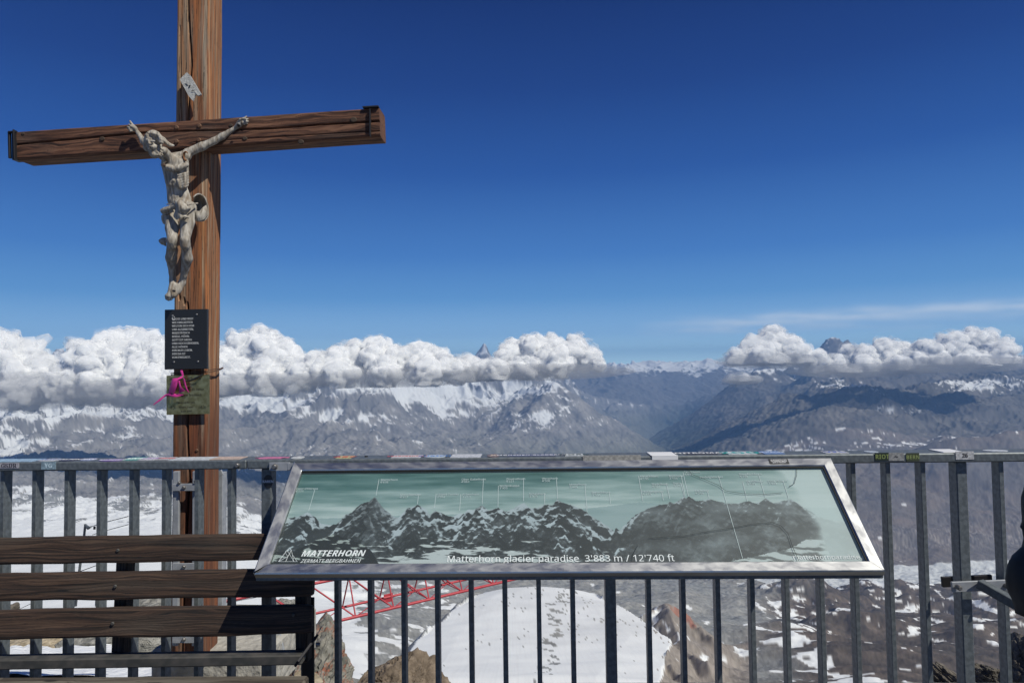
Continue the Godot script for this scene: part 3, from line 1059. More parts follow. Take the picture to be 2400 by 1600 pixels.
func cloud(lobes: Array, base: float, depth: float, label: String, deep := 1.0) -> void:
	# lobes: [px, py, radius in pixels]
	var r := RandomNumberGenerator.new()
	r.seed = int(lobes[0][0]) + 5
	var puffs := []
	for l in lobes:
		var dd: float = depth * (1.0 + r.randf_range(-0.012, 0.016) * deep + (base - l[1]) * 0.0008)
		var rad: float = l[2] / FLEN * dd
		var c := at(l[0], l[1], dd)
		puffs.append([c, rad * 1.12, true])
		for k in 4:
			var an := r.randf_range(0, TAU)
			var el := r.randf_range(-0.2, 1.1)
			var off := Vector3(cos(an) * cos(el), sin(el), sin(an) * cos(el))
			puffs.append([c + off * rad * r.randf_range(0.6, 0.9), rad * r.randf_range(0.3, 0.55), false])
	var root := thing("cloud", label, "cloud", Transform3D(), "cumulus clouds resting on the mountain tops")
	var shells := [["body", 0.96, M.cloud, 0.0], ["soft_edge", 1.03, M.cloud_soft, 0.6], ["soft_edge", 1.12, M.cloud_veil, 1.0]]
	for sh in shells:
		var vs := PackedVector3Array()
		var ns := PackedVector3Array()
		var cs := PackedColorArray()
		var idx := PackedInt32Array()
		for p in puffs:
			var by := at(1200, base - 0.014 * ((p[0] - EYE).dot(side) / (p[0] - EYE).dot(fwd) * FLEN), (p[0] - EYE).dot(fwd)).y
			by += nz_billow.get_noise_2d(p[0].x / depth * 60.0, 3.0) * depth * 0.003
			lump(vs, ns, cs, idx, ball_fine if p[2] and sh[3] == 0.0 else ball if p[2] or sh[3] == 0.0 else ball_small, p[0], p[1], by, depth * 0.042, sh[1], sh[3])
		for i in ns.size():
			ns[i] = (ns[i].normalized() + sun_dir * 0.75).normalized()
		var arr := []
		arr.resize(Mesh.ARRAY_MAX)
		arr[Mesh.ARRAY_VERTEX] = vs
		arr[Mesh.ARRAY_NORMAL] = ns
		arr[Mesh.ARRAY_COLOR] = cs
		arr[Mesh.ARRAY_INDEX] = idx
		var am := ArrayMesh.new()
		am.add_surface_from_arrays(Mesh.PRIMITIVE_TRIANGLES, arr)
		var o := part(sh[0], am, sh[2], root)
		o.set_meta("kind", "stuff")
	# loose shreds round the outside
	var mm := MultiMesh.new()
	mm.transform_format = MultiMesh.TRANSFORM_3D
	mm.mesh = M.shred
	var xfs := []
	for l in puffs:
		var cnt := 26 if l[2] else 7
		for k in cnt:
			var an := r.randf_range(0, TAU)
			var el := r.randf_range(-0.5, 1.3)
			var p: Vector3 = l[0] + Vector3(cos(an) * cos(el), sin(el), sin(an) * cos(el)) * l[1] * r.randf_range(0.85, 1.12)
			var by := at(1200, base + 6.0 - 0.014 * ((p - EYE).dot(side) / (p - EYE).dot(fwd) * FLEN), (p - EYE).dot(fwd)).y
			if p.y > by:
				var sz: float = depth * r.randf_range(0.0016, 0.0060)
				xfs.append(Transform3D(Basis(Vector3(r.randf(), r.randf(), r.randf() + 0.1).normalized(), r.randf_range(0, TAU)).scaled(Vector3(sz * r.randf_range(0.9, 1.7), sz * r.randf_range(0.6, 1.0), sz)), p))
	mm.instance_count = xfs.size()
	for k in xfs.size():
		mm.set_instance_transform(k, xfs[k])
	var mi := MultiMeshInstance3D.new()
	mi.name = "shreds"
	mi.multimesh = mm
	mi.material_override = M.cloud_wisp
	root.add_child(mi, true)
	mi.set_meta("kind", "stuff")
	# thin mist round its foot
	var x0 := 1e9
	var x1 := -1e9
	for l in lobes:
		x0 = minf(x0, l[0] - l[2] * 0.6)
		x1 = maxf(x1, l[0] + l[2] * 0.6)
	var tall: float = lobes[0][2]
	for l in lobes: tall = maxf(tall, l[2])
	var n := maxi(1, int((x1 - x0) / 260.0))
	for k in n:
		var px := lerpf(x0, x1, (k + 0.5) / n)
		var fog := FogVolume.new()
		fog.name = "mist"
		fog.shape = RenderingServer.FOG_VOLUME_SHAPE_ELLIPSOID
		fog.size = Vector3((x1 - x0) / n * 1.5, tall * 1.15, tall * 3.2) / FLEN * depth
		var fm := FogMaterial.new()
		fm.albedo = Color(1, 1, 1)
		fm.density = 0.75 / (fog.size.z * 0.5)
		fog.material = fm
		root.add_child(fog, true)
		fog.transform = Transform3D(Basis(Vector3.UP, deg_to_rad(YAW)), at(px, base - tall * 0.42 - 0.014 * (px - 1200.0), depth * 0.995))
		fog.set_meta("kind", "stuff")

func clouds() -> void:
	ball = ico(3)
	ball_fine = ico(4)
	ball_small = ico(2)
	nz_billow = noise(1.0, 1, 57)
	var sv := PackedVector3Array()
	var sn := PackedVector3Array()
	var nz := noise(1.2, 2, 59)
	var bs := ico(2)
	for p: Vector3 in bs[0]:
		sv.append(p * (1.0 + nz.get_noise_3dv(p) * 0.5))
		sn.append(p)
	var si := PackedInt32Array()
	for i in range(0, bs[1].size(), 3):
		si.append_array(PackedInt32Array([bs[1][i], bs[1][i + 2], bs[1][i + 1]]))
	var sa := []
	sa.resize(Mesh.ARRAY_MAX)
	sa[Mesh.ARRAY_VERTEX] = sv
	sa[Mesh.ARRAY_NORMAL] = sn
	sa[Mesh.ARRAY_INDEX] = si
	M.shred = ArrayMesh.new()
	M.shred.add_surface_from_arrays(Mesh.PRIMITIVE_TRIANGLES, sa)
	for e in [["cloud", 0.66], ["cloud_soft", 0.55], ["cloud_veil", 0.38], ["cloud_wisp", 0.12]]:
		var m := plain(Color(0.99, 0.99, 0.985), 1.0)
		m.metallic_specular = 0.0
		m.transparency = BaseMaterial3D.TRANSPARENCY_ALPHA
		m.albedo_color.a = e[1]
		m.vertex_color_use_as_albedo = e[0] != "cloud_wisp"
		M[e[0]] = m
	cloud([[-60, 850, 75], [20, 865, 68], [85, 890, 46], [150, 902, 40], [-120, 860, 80], [60, 910, 50], [180, 905, 45], [-40, 905, 50]], 934, 6800, "broad grey cumulus bank at the far left edge, its flat base low over the range")
	cloud([[235, 855, 62], [295, 818, 44], [345, 840, 52], [400, 852, 58], [455, 868, 55], [270, 895, 50], [330, 905, 50], [395, 900, 52], [450, 905, 45], [225, 905, 40]], 934, 6800, "tall white cumulus directly left of the crucifix's two plaques")
	cloud([[530, 855, 45], [575, 832, 45], [614, 806, 38], [640, 830, 42], [680, 860, 40], [560, 890, 42], [630, 890, 46], [510, 885, 40], [700, 885, 32]], 910, 6850, "white cumulus with a rounded peak just right of the crucifix's post")
	cloud([[755, 862, 36], [795, 848, 32], [830, 838, 36], [880, 836, 40], [920, 850, 36], [975, 842, 34], [1025, 853, 36], [800, 880, 32], [900, 878, 36], [1000, 882, 34], [1060, 870, 30]], 898, 6900, "long lumpy cumulus over the middle of the left range, between two taller ones")
	cloud([[1090, 862, 24], [1140, 872, 26], [1205, 836, 34], [1250, 822, 34], [1292, 812, 27], [1330, 835, 32], [1352, 812, 24], [1380, 842, 26], [1300, 850, 36], [1230, 865, 32], [1160, 876, 30], [1100, 874, 26], [1402, 858, 14]], 888, 7000, "bright cumulus ending above the deep valley, right end of the left bank")
	cloud([[1732, 848, 24], [1768, 832, 34], [1808, 806, 32], [1815, 785, 20], [1845, 822, 34], [1875, 845, 30], [1795, 848, 32], [1840, 852, 28]], 868, 9000, "pointed white cumulus at the left end of the right bank")
	cloud([[1910, 850, 24], [1958, 850, 18], [2000, 832, 22], [2028, 838, 26], [2075, 826, 30], [2120, 842, 30], [1955, 862, 24], [2035, 864, 26], [2105, 864, 26], [2000, 880, 18]], 892, 8900, "low cumulus beneath the dark double summit on the right")
	cloud([[2175, 826, 30], [2235, 812, 34], [2295, 808, 36], [2345, 826, 32], [2250, 842, 34], [2320, 848, 34], [2195, 846, 28], [2140, 850, 26], [2310, 868, 24], [2362, 848, 22]], 884, 8800, "wide flat-based cumulus at the right end of the sky")
	cloud([[1718, 893, 14], [1742, 896, 18], [1765, 899, 14]], 906, 8800, "small thin cloud scrap hanging on the slope right of the valley", 0.3)

# ---------------------------------------------------------------- materials of the things close by
func materials() -> void:
	M.galv = mottle(Color(0.105, 0.12, 0.13), Color(0.16, 0.18, 0.192), 6.0, 61, 0.5, 0.3, 0.0, 5, 0.03)
	M.galv_pale = mottle(Color(0.27, 0.285, 0.31), Color(0.35, 0.365, 0.39), 3.0, 62, 0.6, 0.2)
	M.galv_dark = mottle(Color(0.045, 0.045, 0.042), Color(0.085, 0.078, 0.07), 3.0, 64, 0.65, 0.1)
	M.bolt = plain(Color(0.25, 0.24, 0.23), 0.45, 0.8)
	M.dark_iron = plain(Color(0.025, 0.024, 0.028), 0.6, 0.5)
	M.black = plain(Color(0.012, 0.012, 0.013), 0.6)
	M.rubber = plain(Color(0.01, 0.01, 0.01), 0.7)
	M.white = plain(Color(0.8, 0.8, 0.8), 0.6)
	M.red_paint = mottle(Color(0.36, 0.030, 0.045), Color(0.46, 0.055, 0.07), 0.8, 63, 0.45)
	var bw := wood_pair(1024, 256, 101, Color(0.20, 0.12, 0.085), Color(0.41, 0.27, 0.195), Color(0.56, 0.41, 0.31), Color(0.40, 0.36, 0.32), -0.25)
	M.beam_wood = wood_mat(bw, Vector2(0.44, 1.6), 0.03)
	var sw := wood_pair(1024, 256, 111, Color(0.105, 0.078, 0.058), Color(0.235, 0.17, 0.13), Color(0.37, 0.29, 0.225), Color(0.32, 0.29, 0.255), -0.05, 1.3)
	M.slat_wood = wood_mat(sw, Vector2(0.36, 3.2), 0.06, 0.8)
	var gw := wood_pair(1024, 128, 121, Color(0.22, 0.19, 0.16), Color(0.36, 0.33, 0.29), Color(0.48, 0.45, 0.40), Color(0.38, 0.36, 0.33), 0.2)
	M.grey_wood = wood_mat(gw, Vector2(0.33, 3.0), 0.12)
	M.figure = mottle(Color(0.22, 0.195, 0.16), Color(0.50, 0.465, 0.41), 1.0, 131, 0.85, 0.0, 0.3, 5, 0.02)
	M.figure.uv1_scale = Vector3(11, 2.2, 11)
	var stain := NoiseTexture2D.new()
	stain.width = 256; stain.height = 256; stain.seamless = true
	stain.noise = noise(0.012, 4, 133)
	var sg := Gradient.new()
	sg.offsets = PackedFloat32Array([0.0, 0.52, 0.8, 1.0])
	sg.colors = PackedColorArray([Color(0.45, 0.36, 0.25, 0), Color(0.45, 0.36, 0.25, 0), Color(0.42, 0.32, 0.21, 0.6), Color(0.30, 0.22, 0.15, 0.8)])
	stain.color_ramp = sg
	M.figure.detail_enabled = true
	M.figure.detail_albedo = stain
	M.figure.detail_uv_layer = BaseMaterial3D.DETAIL_UV_1
	M.figure.detail_blend_mode = BaseMaterial3D.BLEND_MODE_MIX
	M.steel = brushed(false)
	M.steel_across = brushed(true)

func brushed(across: bool) -> StandardMaterial3D:
	var m := StandardMaterial3D.new()
	m.albedo_color = Color(0.52, 0.525, 0.53).linear_to_srgb()
	m.metallic = 1.0
	m.roughness = 0.30
	m.anisotropy_enabled = true
	m.anisotropy = 0.35
	var t := NoiseTexture2D.new()
	t.width = 512; t.height = 256
	t.seamless = true
	t.noise = noise(0.02, 4, 141)
	t.noise.domain_warp_enabled = true
	var g := Gradient.new()
	g.set_color(0, Color(0.30, 0.30, 0.30)); g.set_color(1, Color(0.52, 0.52, 0.52))
	t.color_ramp = g
	m.roughness_texture = t
	m.roughness = 1.0
	m.uv1_scale = Vector3(1.3, 5.0, 1)
	if across:
		m.uv1_offset = Vector3(0.4, 0.1, 0)
	return m

# ---------------------------------------------------------------- rocks and the platform
func rock_mesh(size: Vector3, s: int, sub: int, layers: Vector3, jag: float, rag := 0.35) -> ArrayMesh:
	# a boulder of schist: layers is the direction across its bedding
	var b := ico(sub)
	var n1 := noise(1.1, 4, s)
	var n3 := noise(1.0, 2, s + 2, FastNoiseLite.TYPE_VALUE)
	var st := begin()
	var vs := []
	var L := layers.normalized()
	var r := RandomNumberGenerator.new()
	r.seed = s
	# broken faces: the boulder is what is left between these planes
	var cuts := []
	for k in 26:
		var d := Vector3(r.randfn(), r.randfn(), r.randfn()).normalized()
		if k < 5: d = (L + d * 0.25).normalized()
		elif k < 9: d = (d - L * d.dot(L) * 0.9).normalized()
		cuts.append([d, r.randf_range(0.66, 1.0)])
	for p: Vector3 in b[0]:
		var k := 1.15
		for c in cuts:
			var t: float = p.dot(c[0])
			if t > 0.3:
				k = minf(k, c[1] / t)
		k *= 1.0 + n1.get_noise_3dv(p * 1.6 + Vector3.ONE * s) * rag * 0.3
		var bed: float = (p * k).dot(L) * 8.0 + n1.get_noise_3dv(p * 1.4) * 0.9
		var e: float = bed - floor(bed)
		k += (n3.get_noise_2d(floor(bed) * 7.3, s) + n3.get_noise_2d(floor(bed * 3.0) * 5.1, s + 40) * 0.35) * jag * 0.8
		k -= exp(-pow(minf(e, 1.0 - e) / 0.10, 2.0)) * jag * 0.35
		k += n1.get_noise_3dv(p * 7.0) * 0.022
		vs.append(p * k * size * 0.5)
	for i in range(0, b[1].size(), 3):
		tri(st, vs[b[1][i]], vs[b[1][i + 2]], vs[b[1][i + 1]]) if false else out_poly(st, [vs[b[1][i]], vs[b[1][i + 1]], vs[b[1][i + 2]]], Vector3.ZERO, [Vector2(), Vector2(), Vector2()])
	return done(st)

func rock(label: String, px: float, py: float, depth: float, wpx: float, hpx: float, deep: float, s: int, m: Material, layers: Vector3, jag := 0.12, turn := 0.0, sub := 5) -> Node3D:
	var k := depth / FLEN
	var o := part("rock", rock_mesh(Vector3(wpx * k, hpx * k, deep), s, sub, layers, jag), m, self, Transform3D(Basis(Vector3.UP, turn), at(px, py, depth)))
	return tag(o, label, "rock")

func near_ground() -> void:
	var brown := mottle(Color(0.09, 0.068, 0.048), Color(0.25, 0.195, 0.145), 1.3, 71, 0.9, 0.0, 2.0)
	var grey := mottle(Color(0.10, 0.10, 0.09), Color(0.33, 0.32, 0.29), 1.6, 72, 0.9, 0.0, 2.0)
	var tan_rock := mottle(Color(0.22, 0.18, 0.12), Color(0.42, 0.36, 0.27), 1.2, 73, 0.9, 0.0, 2.0)
	var dark := mottle(Color(0.045, 0.04, 0.033), Color(0.16, 0.14, 0.115), 1.4, 74, 0.9, 0.0, 2.0)
	var snow := mottle(Color(0.76, 0.78, 0.80), Color(0.84, 0.85, 0.86), 0.8, 75, 0.8, 0.0, 3.0)
	# orange lichen in blots on one boulder
	var lich := mottle(Color(0.09, 0.09, 0.078), Color(0.27, 0.255, 0.22), 1.5, 76, 0.9, 0.0, 2.2)
	var blot := NoiseTexture2D.new()
	blot.width = 256; blot.height = 256; blot.seamless = true
	blot.noise = noise(0.013, 5, 77)
	var g := Gradient.new()
	g.offsets = PackedFloat32Array([0.0, 0.68, 0.73, 1.0])
	g.colors = PackedColorArray([Color(0.60, 0.27, 0.08, 0), Color(0.60, 0.27, 0.08, 0), Color(0.60, 0.26, 0.08, 0.8), Color(0.68, 0.34, 0.10, 0.9)])
	blot.color_ramp = g
	lich.detail_enabled = true
	lich.detail_albedo = blot
	lich.detail_uv_layer = BaseMaterial3D.DETAIL_UV_1
	lich.detail_blend_mode = BaseMaterial3D.BLEND_MODE_MIX
	rock("pointed brown schist rock beyond the bars, right of the lichen boulder", 928, 1640, 6.6, 240, 240, 0.8, 201, brown, Vector3(-0.45, 0.85, 0.25), 0.09, 0.3, 5)
	rock("grey boulder with orange lichen blots beside the end of the bench", 738, 1590, 5.4, 210, 260, 0.9, 211, lich, Vector3(-0.5, 0.85, 0.2), 0.10, 0.2, 5)
	rock("small tan rock at the foot of the lichen boulder, low in the picture", 716, 1612, 4.9, 90, 70, 0.35, 221, tan_rock, Vector3(0.3, 0.8, 0), 0.08)
	rock("long grey and brown boulder behind the bench, left of the crucifix", 330, 1478, 8.6, 330, 165, 1.6, 231, grey, Vector3(-0.35, 0.9, 0.1), 0.09, 0.0, 5)
	rock("low tan rock ridge behind the bench at the far left", 60, 1528, 8.0, 330, 90, 1.2, 241, tan_rock, Vector3(-0.2, 0.95, 0.1), 0.10)
	rock("small dark rock tip on the snow, left end behind the bench", 32, 1428, 14.0, 26, 30, 0.3, 251, dark, Vector3(0.2, 0.9, 0.1), 0.10, 0.0, 4)
	rock("rounded grey rock in the shade behind the crucifix's foot", 352, 1512, 6.4, 75, 80, 0.4, 261, grey, Vector3(0.1, 0.9, 0.1), 0.07, 0.0, 5)
	rock("brown rock hump behind the right end of the bench", 668, 1512, 6.0, 110, 130, 0.8, 271, tan_rock, Vector3(0.4, 0.8, 0.1), 0.14, 0.0, 5)
	rock("grey rock hump under the red truss, seen between the bench slats", 668, 1440, 34.0, 110, 80, 3.0, 281, grey, Vector3(0.4, 0.8, 0.1), 0.12, 0.0, 5)
	rock("dark jagged rock low on the right, left of the post with the bracket", 2220, 1592, 7.5, 70, 60, 0.4, 291, dark, Vector3(0.6, 0.7, 0.1), 0.18, 0.0, 5)
	rock("mossy brown rock pile right of the bracket post, bottom edge", 2320, 1610, 6.5, 130, 110, 0.6, 301, dark, Vector3(0.4, 0.8, 0.1), 0.15, 0.5, 5)
	rock("tall dark green rock at the bottom right corner", 2408, 1590, 5.0, 90, 170, 0.5, 311, dark, Vector3(-0.7, 0.6, 0.1), 0.10, 0.0, 5)
	# snow lying in the hollow behind the bench
	var st := begin()
	st.set_smooth_group(0)
	var nz := noise(0.9, 3, 78)
	var rows := []
	for i in 14:
		var line := []
		for j in 40:
			var px := -140.0 + 540.0 * j / 39.0
			var edge := nz.get_noise_2d(j * 0.35, 3.0) * 14.0
			var py := lerpf(1585.0, 1497.0 + edge, i / 13.0)
			var dep := lerpf(5.2, 8.4, i / 13.0)
			var p := at(px, py, dep)
			p.y += nz.get_noise_2d(p.x * 1.2, p.z * 1.2) * 0.05
			line.append(p)
		rows.append(line)
	for i in 13:
		for j in 39:
			quad(st, rows[i][j], rows[i][j + 1], rows[i + 1][j + 1], rows[i + 1][j])
	struct("snow_patch", done(st), snow)
	# rubble and bedrock that everything close by rests on
	st = begin()
	var nb := noise(0.5, 4, 79)
	rows = []
	for i in 26:
		var line := []
		var z := -2.75 - pow(i / 25.0, 1.7) * 22.0
		for j in 60:
			var X := -16.0 + 32.0 * j / 59.0
			var y := -0.03 - maxf(0.0, -z - 3.6) * 0.50 - maxf(0.0, -z - 9.0) * 0.25 + nb.get_noise_2d(X, z) * 0.25 * smoothstep(3.4, 6.0, -z)
			if X < -2.0: y = maxf(y, y * 0.85)
			line.append(Vector3(X, y - 0.10 * smoothstep(2.8, 5.0, -z), z))
		rows.append(line)
	for i in 25:
		for j in 59:
			quad(st, rows[i][j], rows[i][j + 1], rows[i + 1][j + 1], rows[i + 1][j])
	struct("summit_ground", done(st), grey)
	# the concrete footing of the steel uprights
	var conc := mottle(Color(0.30, 0.285, 0.255), Color(0.42, 0.40, 0.36), 2.2, 80, 0.95, 0.0, 0.8)
	st = begin()
	var c0 := at(535, 1540, 3.95)
	box(st, Transform3D(Basis(Vector3.UP, deg_to_rad(-4)), Vector3(c0.x, -0.11, -4.12)), Vector3(0.66, 0.28, 0.75), 0.02)
	var fo := part("concrete_footing", done(st), conc, self)
	tag(fo, "pale concrete footing under the steel uprights and the crucifix", "footing")
	st = begin()
	var cb := at(588, 1512, 4.25)
	box(st, Transform3D(Basis(Vector3.UP, 0.2) * Basis(Vector3.BACK, deg_to_rad(9)), cb - Vector3(0, 0.10, 0)), Vector3(0.34, 0.28, 0.4), 0.03)
	fo = part("concrete_footing", done(st), conc, self)
	tag(fo, "worn concrete block right of the steel uprights, behind the bench", "footing")
	# the platform one stands on
	struct("deck", box_mesh(Vector3(9.0, 0.16, 5.6), 0.01), mottle(Color(0.07, 0.07, 0.07), Color(0.12, 0.12, 0.12), 1.0, 81, 0.8)).position = Vector3(0, -0.08, 0.12)

# ---------------------------------------------------------------- the railing
const FZ := -2.44            # front face of the top rail
func railing() -> void:
	var root := thing("railing", "galvanised steel railing with vertical bars and stickers on its top rail", "railing")
	var top := atz(1200, 1072, FZ).y
	var st := begin()
	var xj := atz(577, 1085, FZ).x
	box(st, Transform3D(Basis(), Vector3((xj - 3.4) * 0.5, top - 0.016, FZ - 0.055)), Vector3(xj + 3.4 - 0.003, 0.032, 0.11), 0.004)
	var rail := part("top_rail", done(st), M.galv, root)
	st = begin()
	box(st, Transform3D(Basis(), Vector3((xj + 3.6) * 0.5, top - 0.016, FZ - 0.055)), Vector3(3.6 - xj, 0.032, 0.11), 0.004)
	var rail2 := part("top_rail", done(st), M.galv, root)
	var lower := part("bottom_rail", box_mesh(Vector3(7.0, 0.03, 0.05), 0.003), M.galv, root)
	lower.position = Vector3(0.1, 0.09, FZ - 0.045)
	# bars: flat steel on edge
	var barm := box_mesh(Vector3(0.0165, top - 0.032 - 0.105, 0.042), 0.0015)
	var postm := box_mesh(Vector3(0.037, top - 0.034 + 0.1, 0.05), 0.003)
	var x0 := atz(1433, 1450, FZ - 0.02).x
	for k in range(-3, 3):
		var px := x0 + k * 1.237
		if k < 3:
			part("post", postm, M.galv, root, Transform3D(Basis(), Vector3(px, (top - 0.034 - 0.1) * 0.5, FZ - 0.047)))
		for j in 9:
			var bx := px + 0.1345 + j * 0.121
			if absf(bx) < 3.3:
				part("bar", barm, M.galv, root, Transform3D(Basis(Vector3.UP, deg_to_rad(rng.randf_range(-0.8, 0.8))), Vector3(bx, (top - 0.032 + 0.105) * 0.5, FZ - 0.041)))
	# a bolted end plate and one coupling where the rail is joined
	var plate := part("joint_plate", box_mesh(Vector3(0.15, 0.024, 0.006), 0.001), M.galv_pale, rail2, Transform3D(Basis(), atz(722, 1093, FZ + 0.005)))
	var b1 := part("bolt", disc_bolt(0.010, 0.012, 6), M.bolt, rail2, Transform3D(Basis(), atz(644, 1093, FZ + 0.009)))
	part("bolt", disc_bolt(0.009, 0.010, 6), M.bolt, rail, Transform3D(Basis(), atz(556, 1090, FZ + 0.002)))
	var p2 := part("joint_plate", box_mesh(Vector3(0.075, 0.030, 0.006), 0.001), M.galv_pale, rail2, Transform3D(Basis(), atz(655, 1093, FZ + 0.004)))
	# stickers on the top: [px from, px to, colours, words]
	var sheet_of := func(called: String, host: Node, a: Vector3, w: float, h: float, flat: bool, col: Color, txt: String, ink: Color, cap: float, shape := 0, face := "Droid Sans Bold") -> void:
		var s2 := begin()
		var pts := []
		if shape == 1:
			for k in 20:
				pts.append(Vector3(cos(TAU * k / 20) * w * 0.5, sin(TAU * k / 20) * h * 0.5, 0))
		elif shape == 2:
			for k in 12:
				var r := 0.42 + 0.12 * sin(k * 2.1) * cos(k * 1.3 + w * 90.0)
				pts.append(Vector3(cos(TAU * k / 12) * w * r * 1.1, sin(TAU * k / 12) * h * r, 0))
		else:
			pts = [Vector3(-w, -h, 0) * 0.5, Vector3(w, -h, 0) * 0.5, Vector3(w, h, 0) * 0.5, Vector3(-w, h, 0) * 0.5]
		var xf := Transform3D(Basis(Vector3.RIGHT, -PI / 2) if flat else Basis(), a)
		for k in range(1, pts.size() - 1):
			tri(s2, xf * (pts[0] + Vector3(0, 0, 0.0012)), xf * (pts[k] + Vector3(0, 0, 0.0012)), xf * (pts[k + 1] + Vector3(0, 0, 0.0012)))
		for k in pts.size():
			var p: Vector3 = pts[k]
			var q: Vector3 = pts[(k + 1) % pts.size()]
			quad(s2, xf * (p - Vector3(0, 0, 0.001)), xf * (q - Vector3(0, 0, 0.001)), xf * (q + Vector3(0, 0, 0.0012)), xf * (p + Vector3(0, 0, 0.0012)))
		var mesh := done(s2)
		mesh.surface_set_material(0, mottle(col.lerp(Color(0.33, 0.34, 0.36), 0.3) * 0.62, col.lerp(Color(0.36, 0.37, 0.39), 0.25) * 0.95, 14.0, 66, 0.5) if col.v > 0.1 else plain(col, 0.45))
		if txt:
			var s3 := SurfaceTool.new()
			s3.begin(Mesh.PRIMITIVE_TRIANGLES)
			s3.append_from(words_mesh(txt, face, cap, false, -8.0), 0, xf * Transform3D(Basis(), Vector3(0, 0, 0.0016)))
			s3.commit(mesh)
			mesh.surface_set_material(1, plain(ink, 0.5))
		part(called, mesh, null, host)
	var on_top := func(px0: float, px1: float, z0: float, dz: float, col: Color, txt := "", ink := Color(0.02, 0.02, 0.02), cap := 0.03, shape := 0) -> void:
		var z := FZ - z0
		var e := 0.0095 * (px0 + px1) * 0.5
		var a := on_plane(px0, 1078 - e + 12.0, Vector3(0, top, 0), Vector3.UP)
		var b := on_plane(px1, 1078 - e + 12.0, Vector3(0, top, 0), Vector3.UP)
		var xa := (a.x - EYE.x) / (a.z - EYE.z) * (z - EYE.z)
		var xb := (b.x - EYE.x) / (b.z - EYE.z) * (z - EYE.z)
		sheet_of.call("sticker", rail if px1 < 577 else rail2, Vector3((xa + xb) * 0.5, top + 0.0008, z), absf(xb - xa), dz, true, col, txt, ink, cap, shape)
	var grey := Color(0.55, 0.58, 0.62)
	on_top.call(-40, 90, 0.05, 0.08, Color(0.35, 0.55, 0.75), "", Color(), 0.03)
	on_top.call(92, 140, 0.055, 0.07, Color(0.7, 0.74, 0.8), "KURT", Color(0.1, 0.12, 0.3), 0.022, 1)
	on_top.call(142, 188, 0.055, 0.08, Color(0.03, 0.03, 0.06), "ALPEN", Color(0.8, 0.8, 0.8), 0.018, 1)
	on_top.call(190, 224, 0.055, 0.06, Color(0.28, 0.33, 0.55), "HSV", Color(0.8, 0.8, 0.85), 0.02, 1)
	on_top.call(232, 292, 0.03, 0.056, Color(0.16, 0.06, 0.38), "SALZBURG", Color(0.8, 0.78, 0.85), 0.014, 1)
	on_top.call(296, 332, 0.06, 0.08, Color(0.10, 0.42, 0.36), "SKI", Color(0.75, 0.85, 0.8), 0.03)
	on_top.call(336, 372, 0.06, 0.08, Color(0.72, 0.70, 0.74), "LOVE", Color(0.35, 0.2, 0.5), 0.02)
	on_top.call(376, 404, 0.06, 0.07, Color(0.66, 0.60, 0.62), "TIROL", Color(0.55, 0.08, 0.1), 0.018)
	on_top.call(408, 500, 0.05, 0.09, Color(0.72, 0.76, 0.80))
	on_top.call(502, 570, 0.055, 0.08, Color(0.70, 0.50, 0.38))
	on_top.call(594, 678, 0.05, 0.055, Color(0.80, 0.16, 0.36), "", Color(), 0.03, 2)
	on_top.call(683, 712, 0.05, 0.07, Color(0.74, 0.75, 0.74), "", Color(), 0.03, 1)
	on_top.call(792, 826, 0.05, 0.07, Color(0.66, 0.58, 0.24), "ABC", Color(0.5, 0.06, 0.05), 0.03)
	on_top.call(920, 988, 0.05, 0.07, Color(0.78, 0.74, 0.74), "BERGFREUNDE", Color(0.55, 0.1, 0.12), 0.015)
	on_top.call(993, 1046, 0.05, 0.08, Color(0.62, 0.72, 0.82), "ZURICH", Color(0.08, 0.2, 0.5), 0.024, 1)
	on_top.call(1058, 1128, 0.05, 0.09, Color(0.74, 0.76, 0.80))
	on_top.call(1142, 1170, 0.05, 0.09, Color(0.18, 0.10, 0.09), "X", Color(0.6, 0.5, 0.4), 0.03, 1)
	on_top.call(1190, 1302, 0.05, 0.05, Color(0.03, 0.05, 0.16), "MÖNCHEN·GLADBACH", Color(0.75, 0.75, 0.8), 0.017)
	on_top.call(1324, 1368, 0.05, 0.06, Color(0.72, 0.75, 0.74), "NORD", Color(0.05, 0.08, 0.08), 0.028)
	on_top.call(1608, 1678, 0.06, 0.06, Color(0.05, 0.05, 0.06), "NITROMAX", Color(0.8, 0.8, 0.8), 0.026)
	on_top.call(1702, 1768, 0.055, 0.08, Color(0.76, 0.80, 0.80), "ZOO", Color(0.02, 0.30, 0.30), 0.05)
	on_top.call(1785, 1832, 0.055, 0.08, Color(0.10, 0.24, 0.55), "SCHALKE", Color(0.7, 0.75, 0.85), 0.016)
	on_top.call(1930, 1984, 0.05, 0.05, Color(0.75, 0.75, 0.78), "VFL", Color(0.1, 0.15, 0.45), 0.03)
	on_top.call(2028, 2058, 0.05, 0.05, Color(0.55, 0.62, 0.72), "", Color(), 0.03, 1)
	on_top.call(2306, 2362, 0.05, 0.05, Color(0.66, 0.70, 0.76), "", Color(), 0.03, 1)
	var on_front := func(px: float, py: float, w: float, h: float, col: Color, txt := "", ink := Color.BLACK, cap := 0.014, face := "Droid Sans Bold") -> void:
		sheet_of.call("sticker", rail if px < 577 else rail2, atz(px, py, FZ + 0.0005), w, h, false, col, txt, ink, cap, 0, face)
	on_front.call(20, 1091, 0.075, 0.019, Color(0.50, 0.47, 0.52), "GSDR", Color(0.03, 0.03, 0.04), 0.015, "Droid Serif Bold")
	on_front.call(113, 1091, 0.054, 0.027, Color(0.24, 0.38, 0.46), "YG", Color(0.5, 0.62, 0.68), 0.016)
	on_front.call(2068, 1070, 0.050, 0.028, Color(0.02, 0.03, 0.02), "RIOT", Color(0.22, 0.27, 0.09), 0.015)
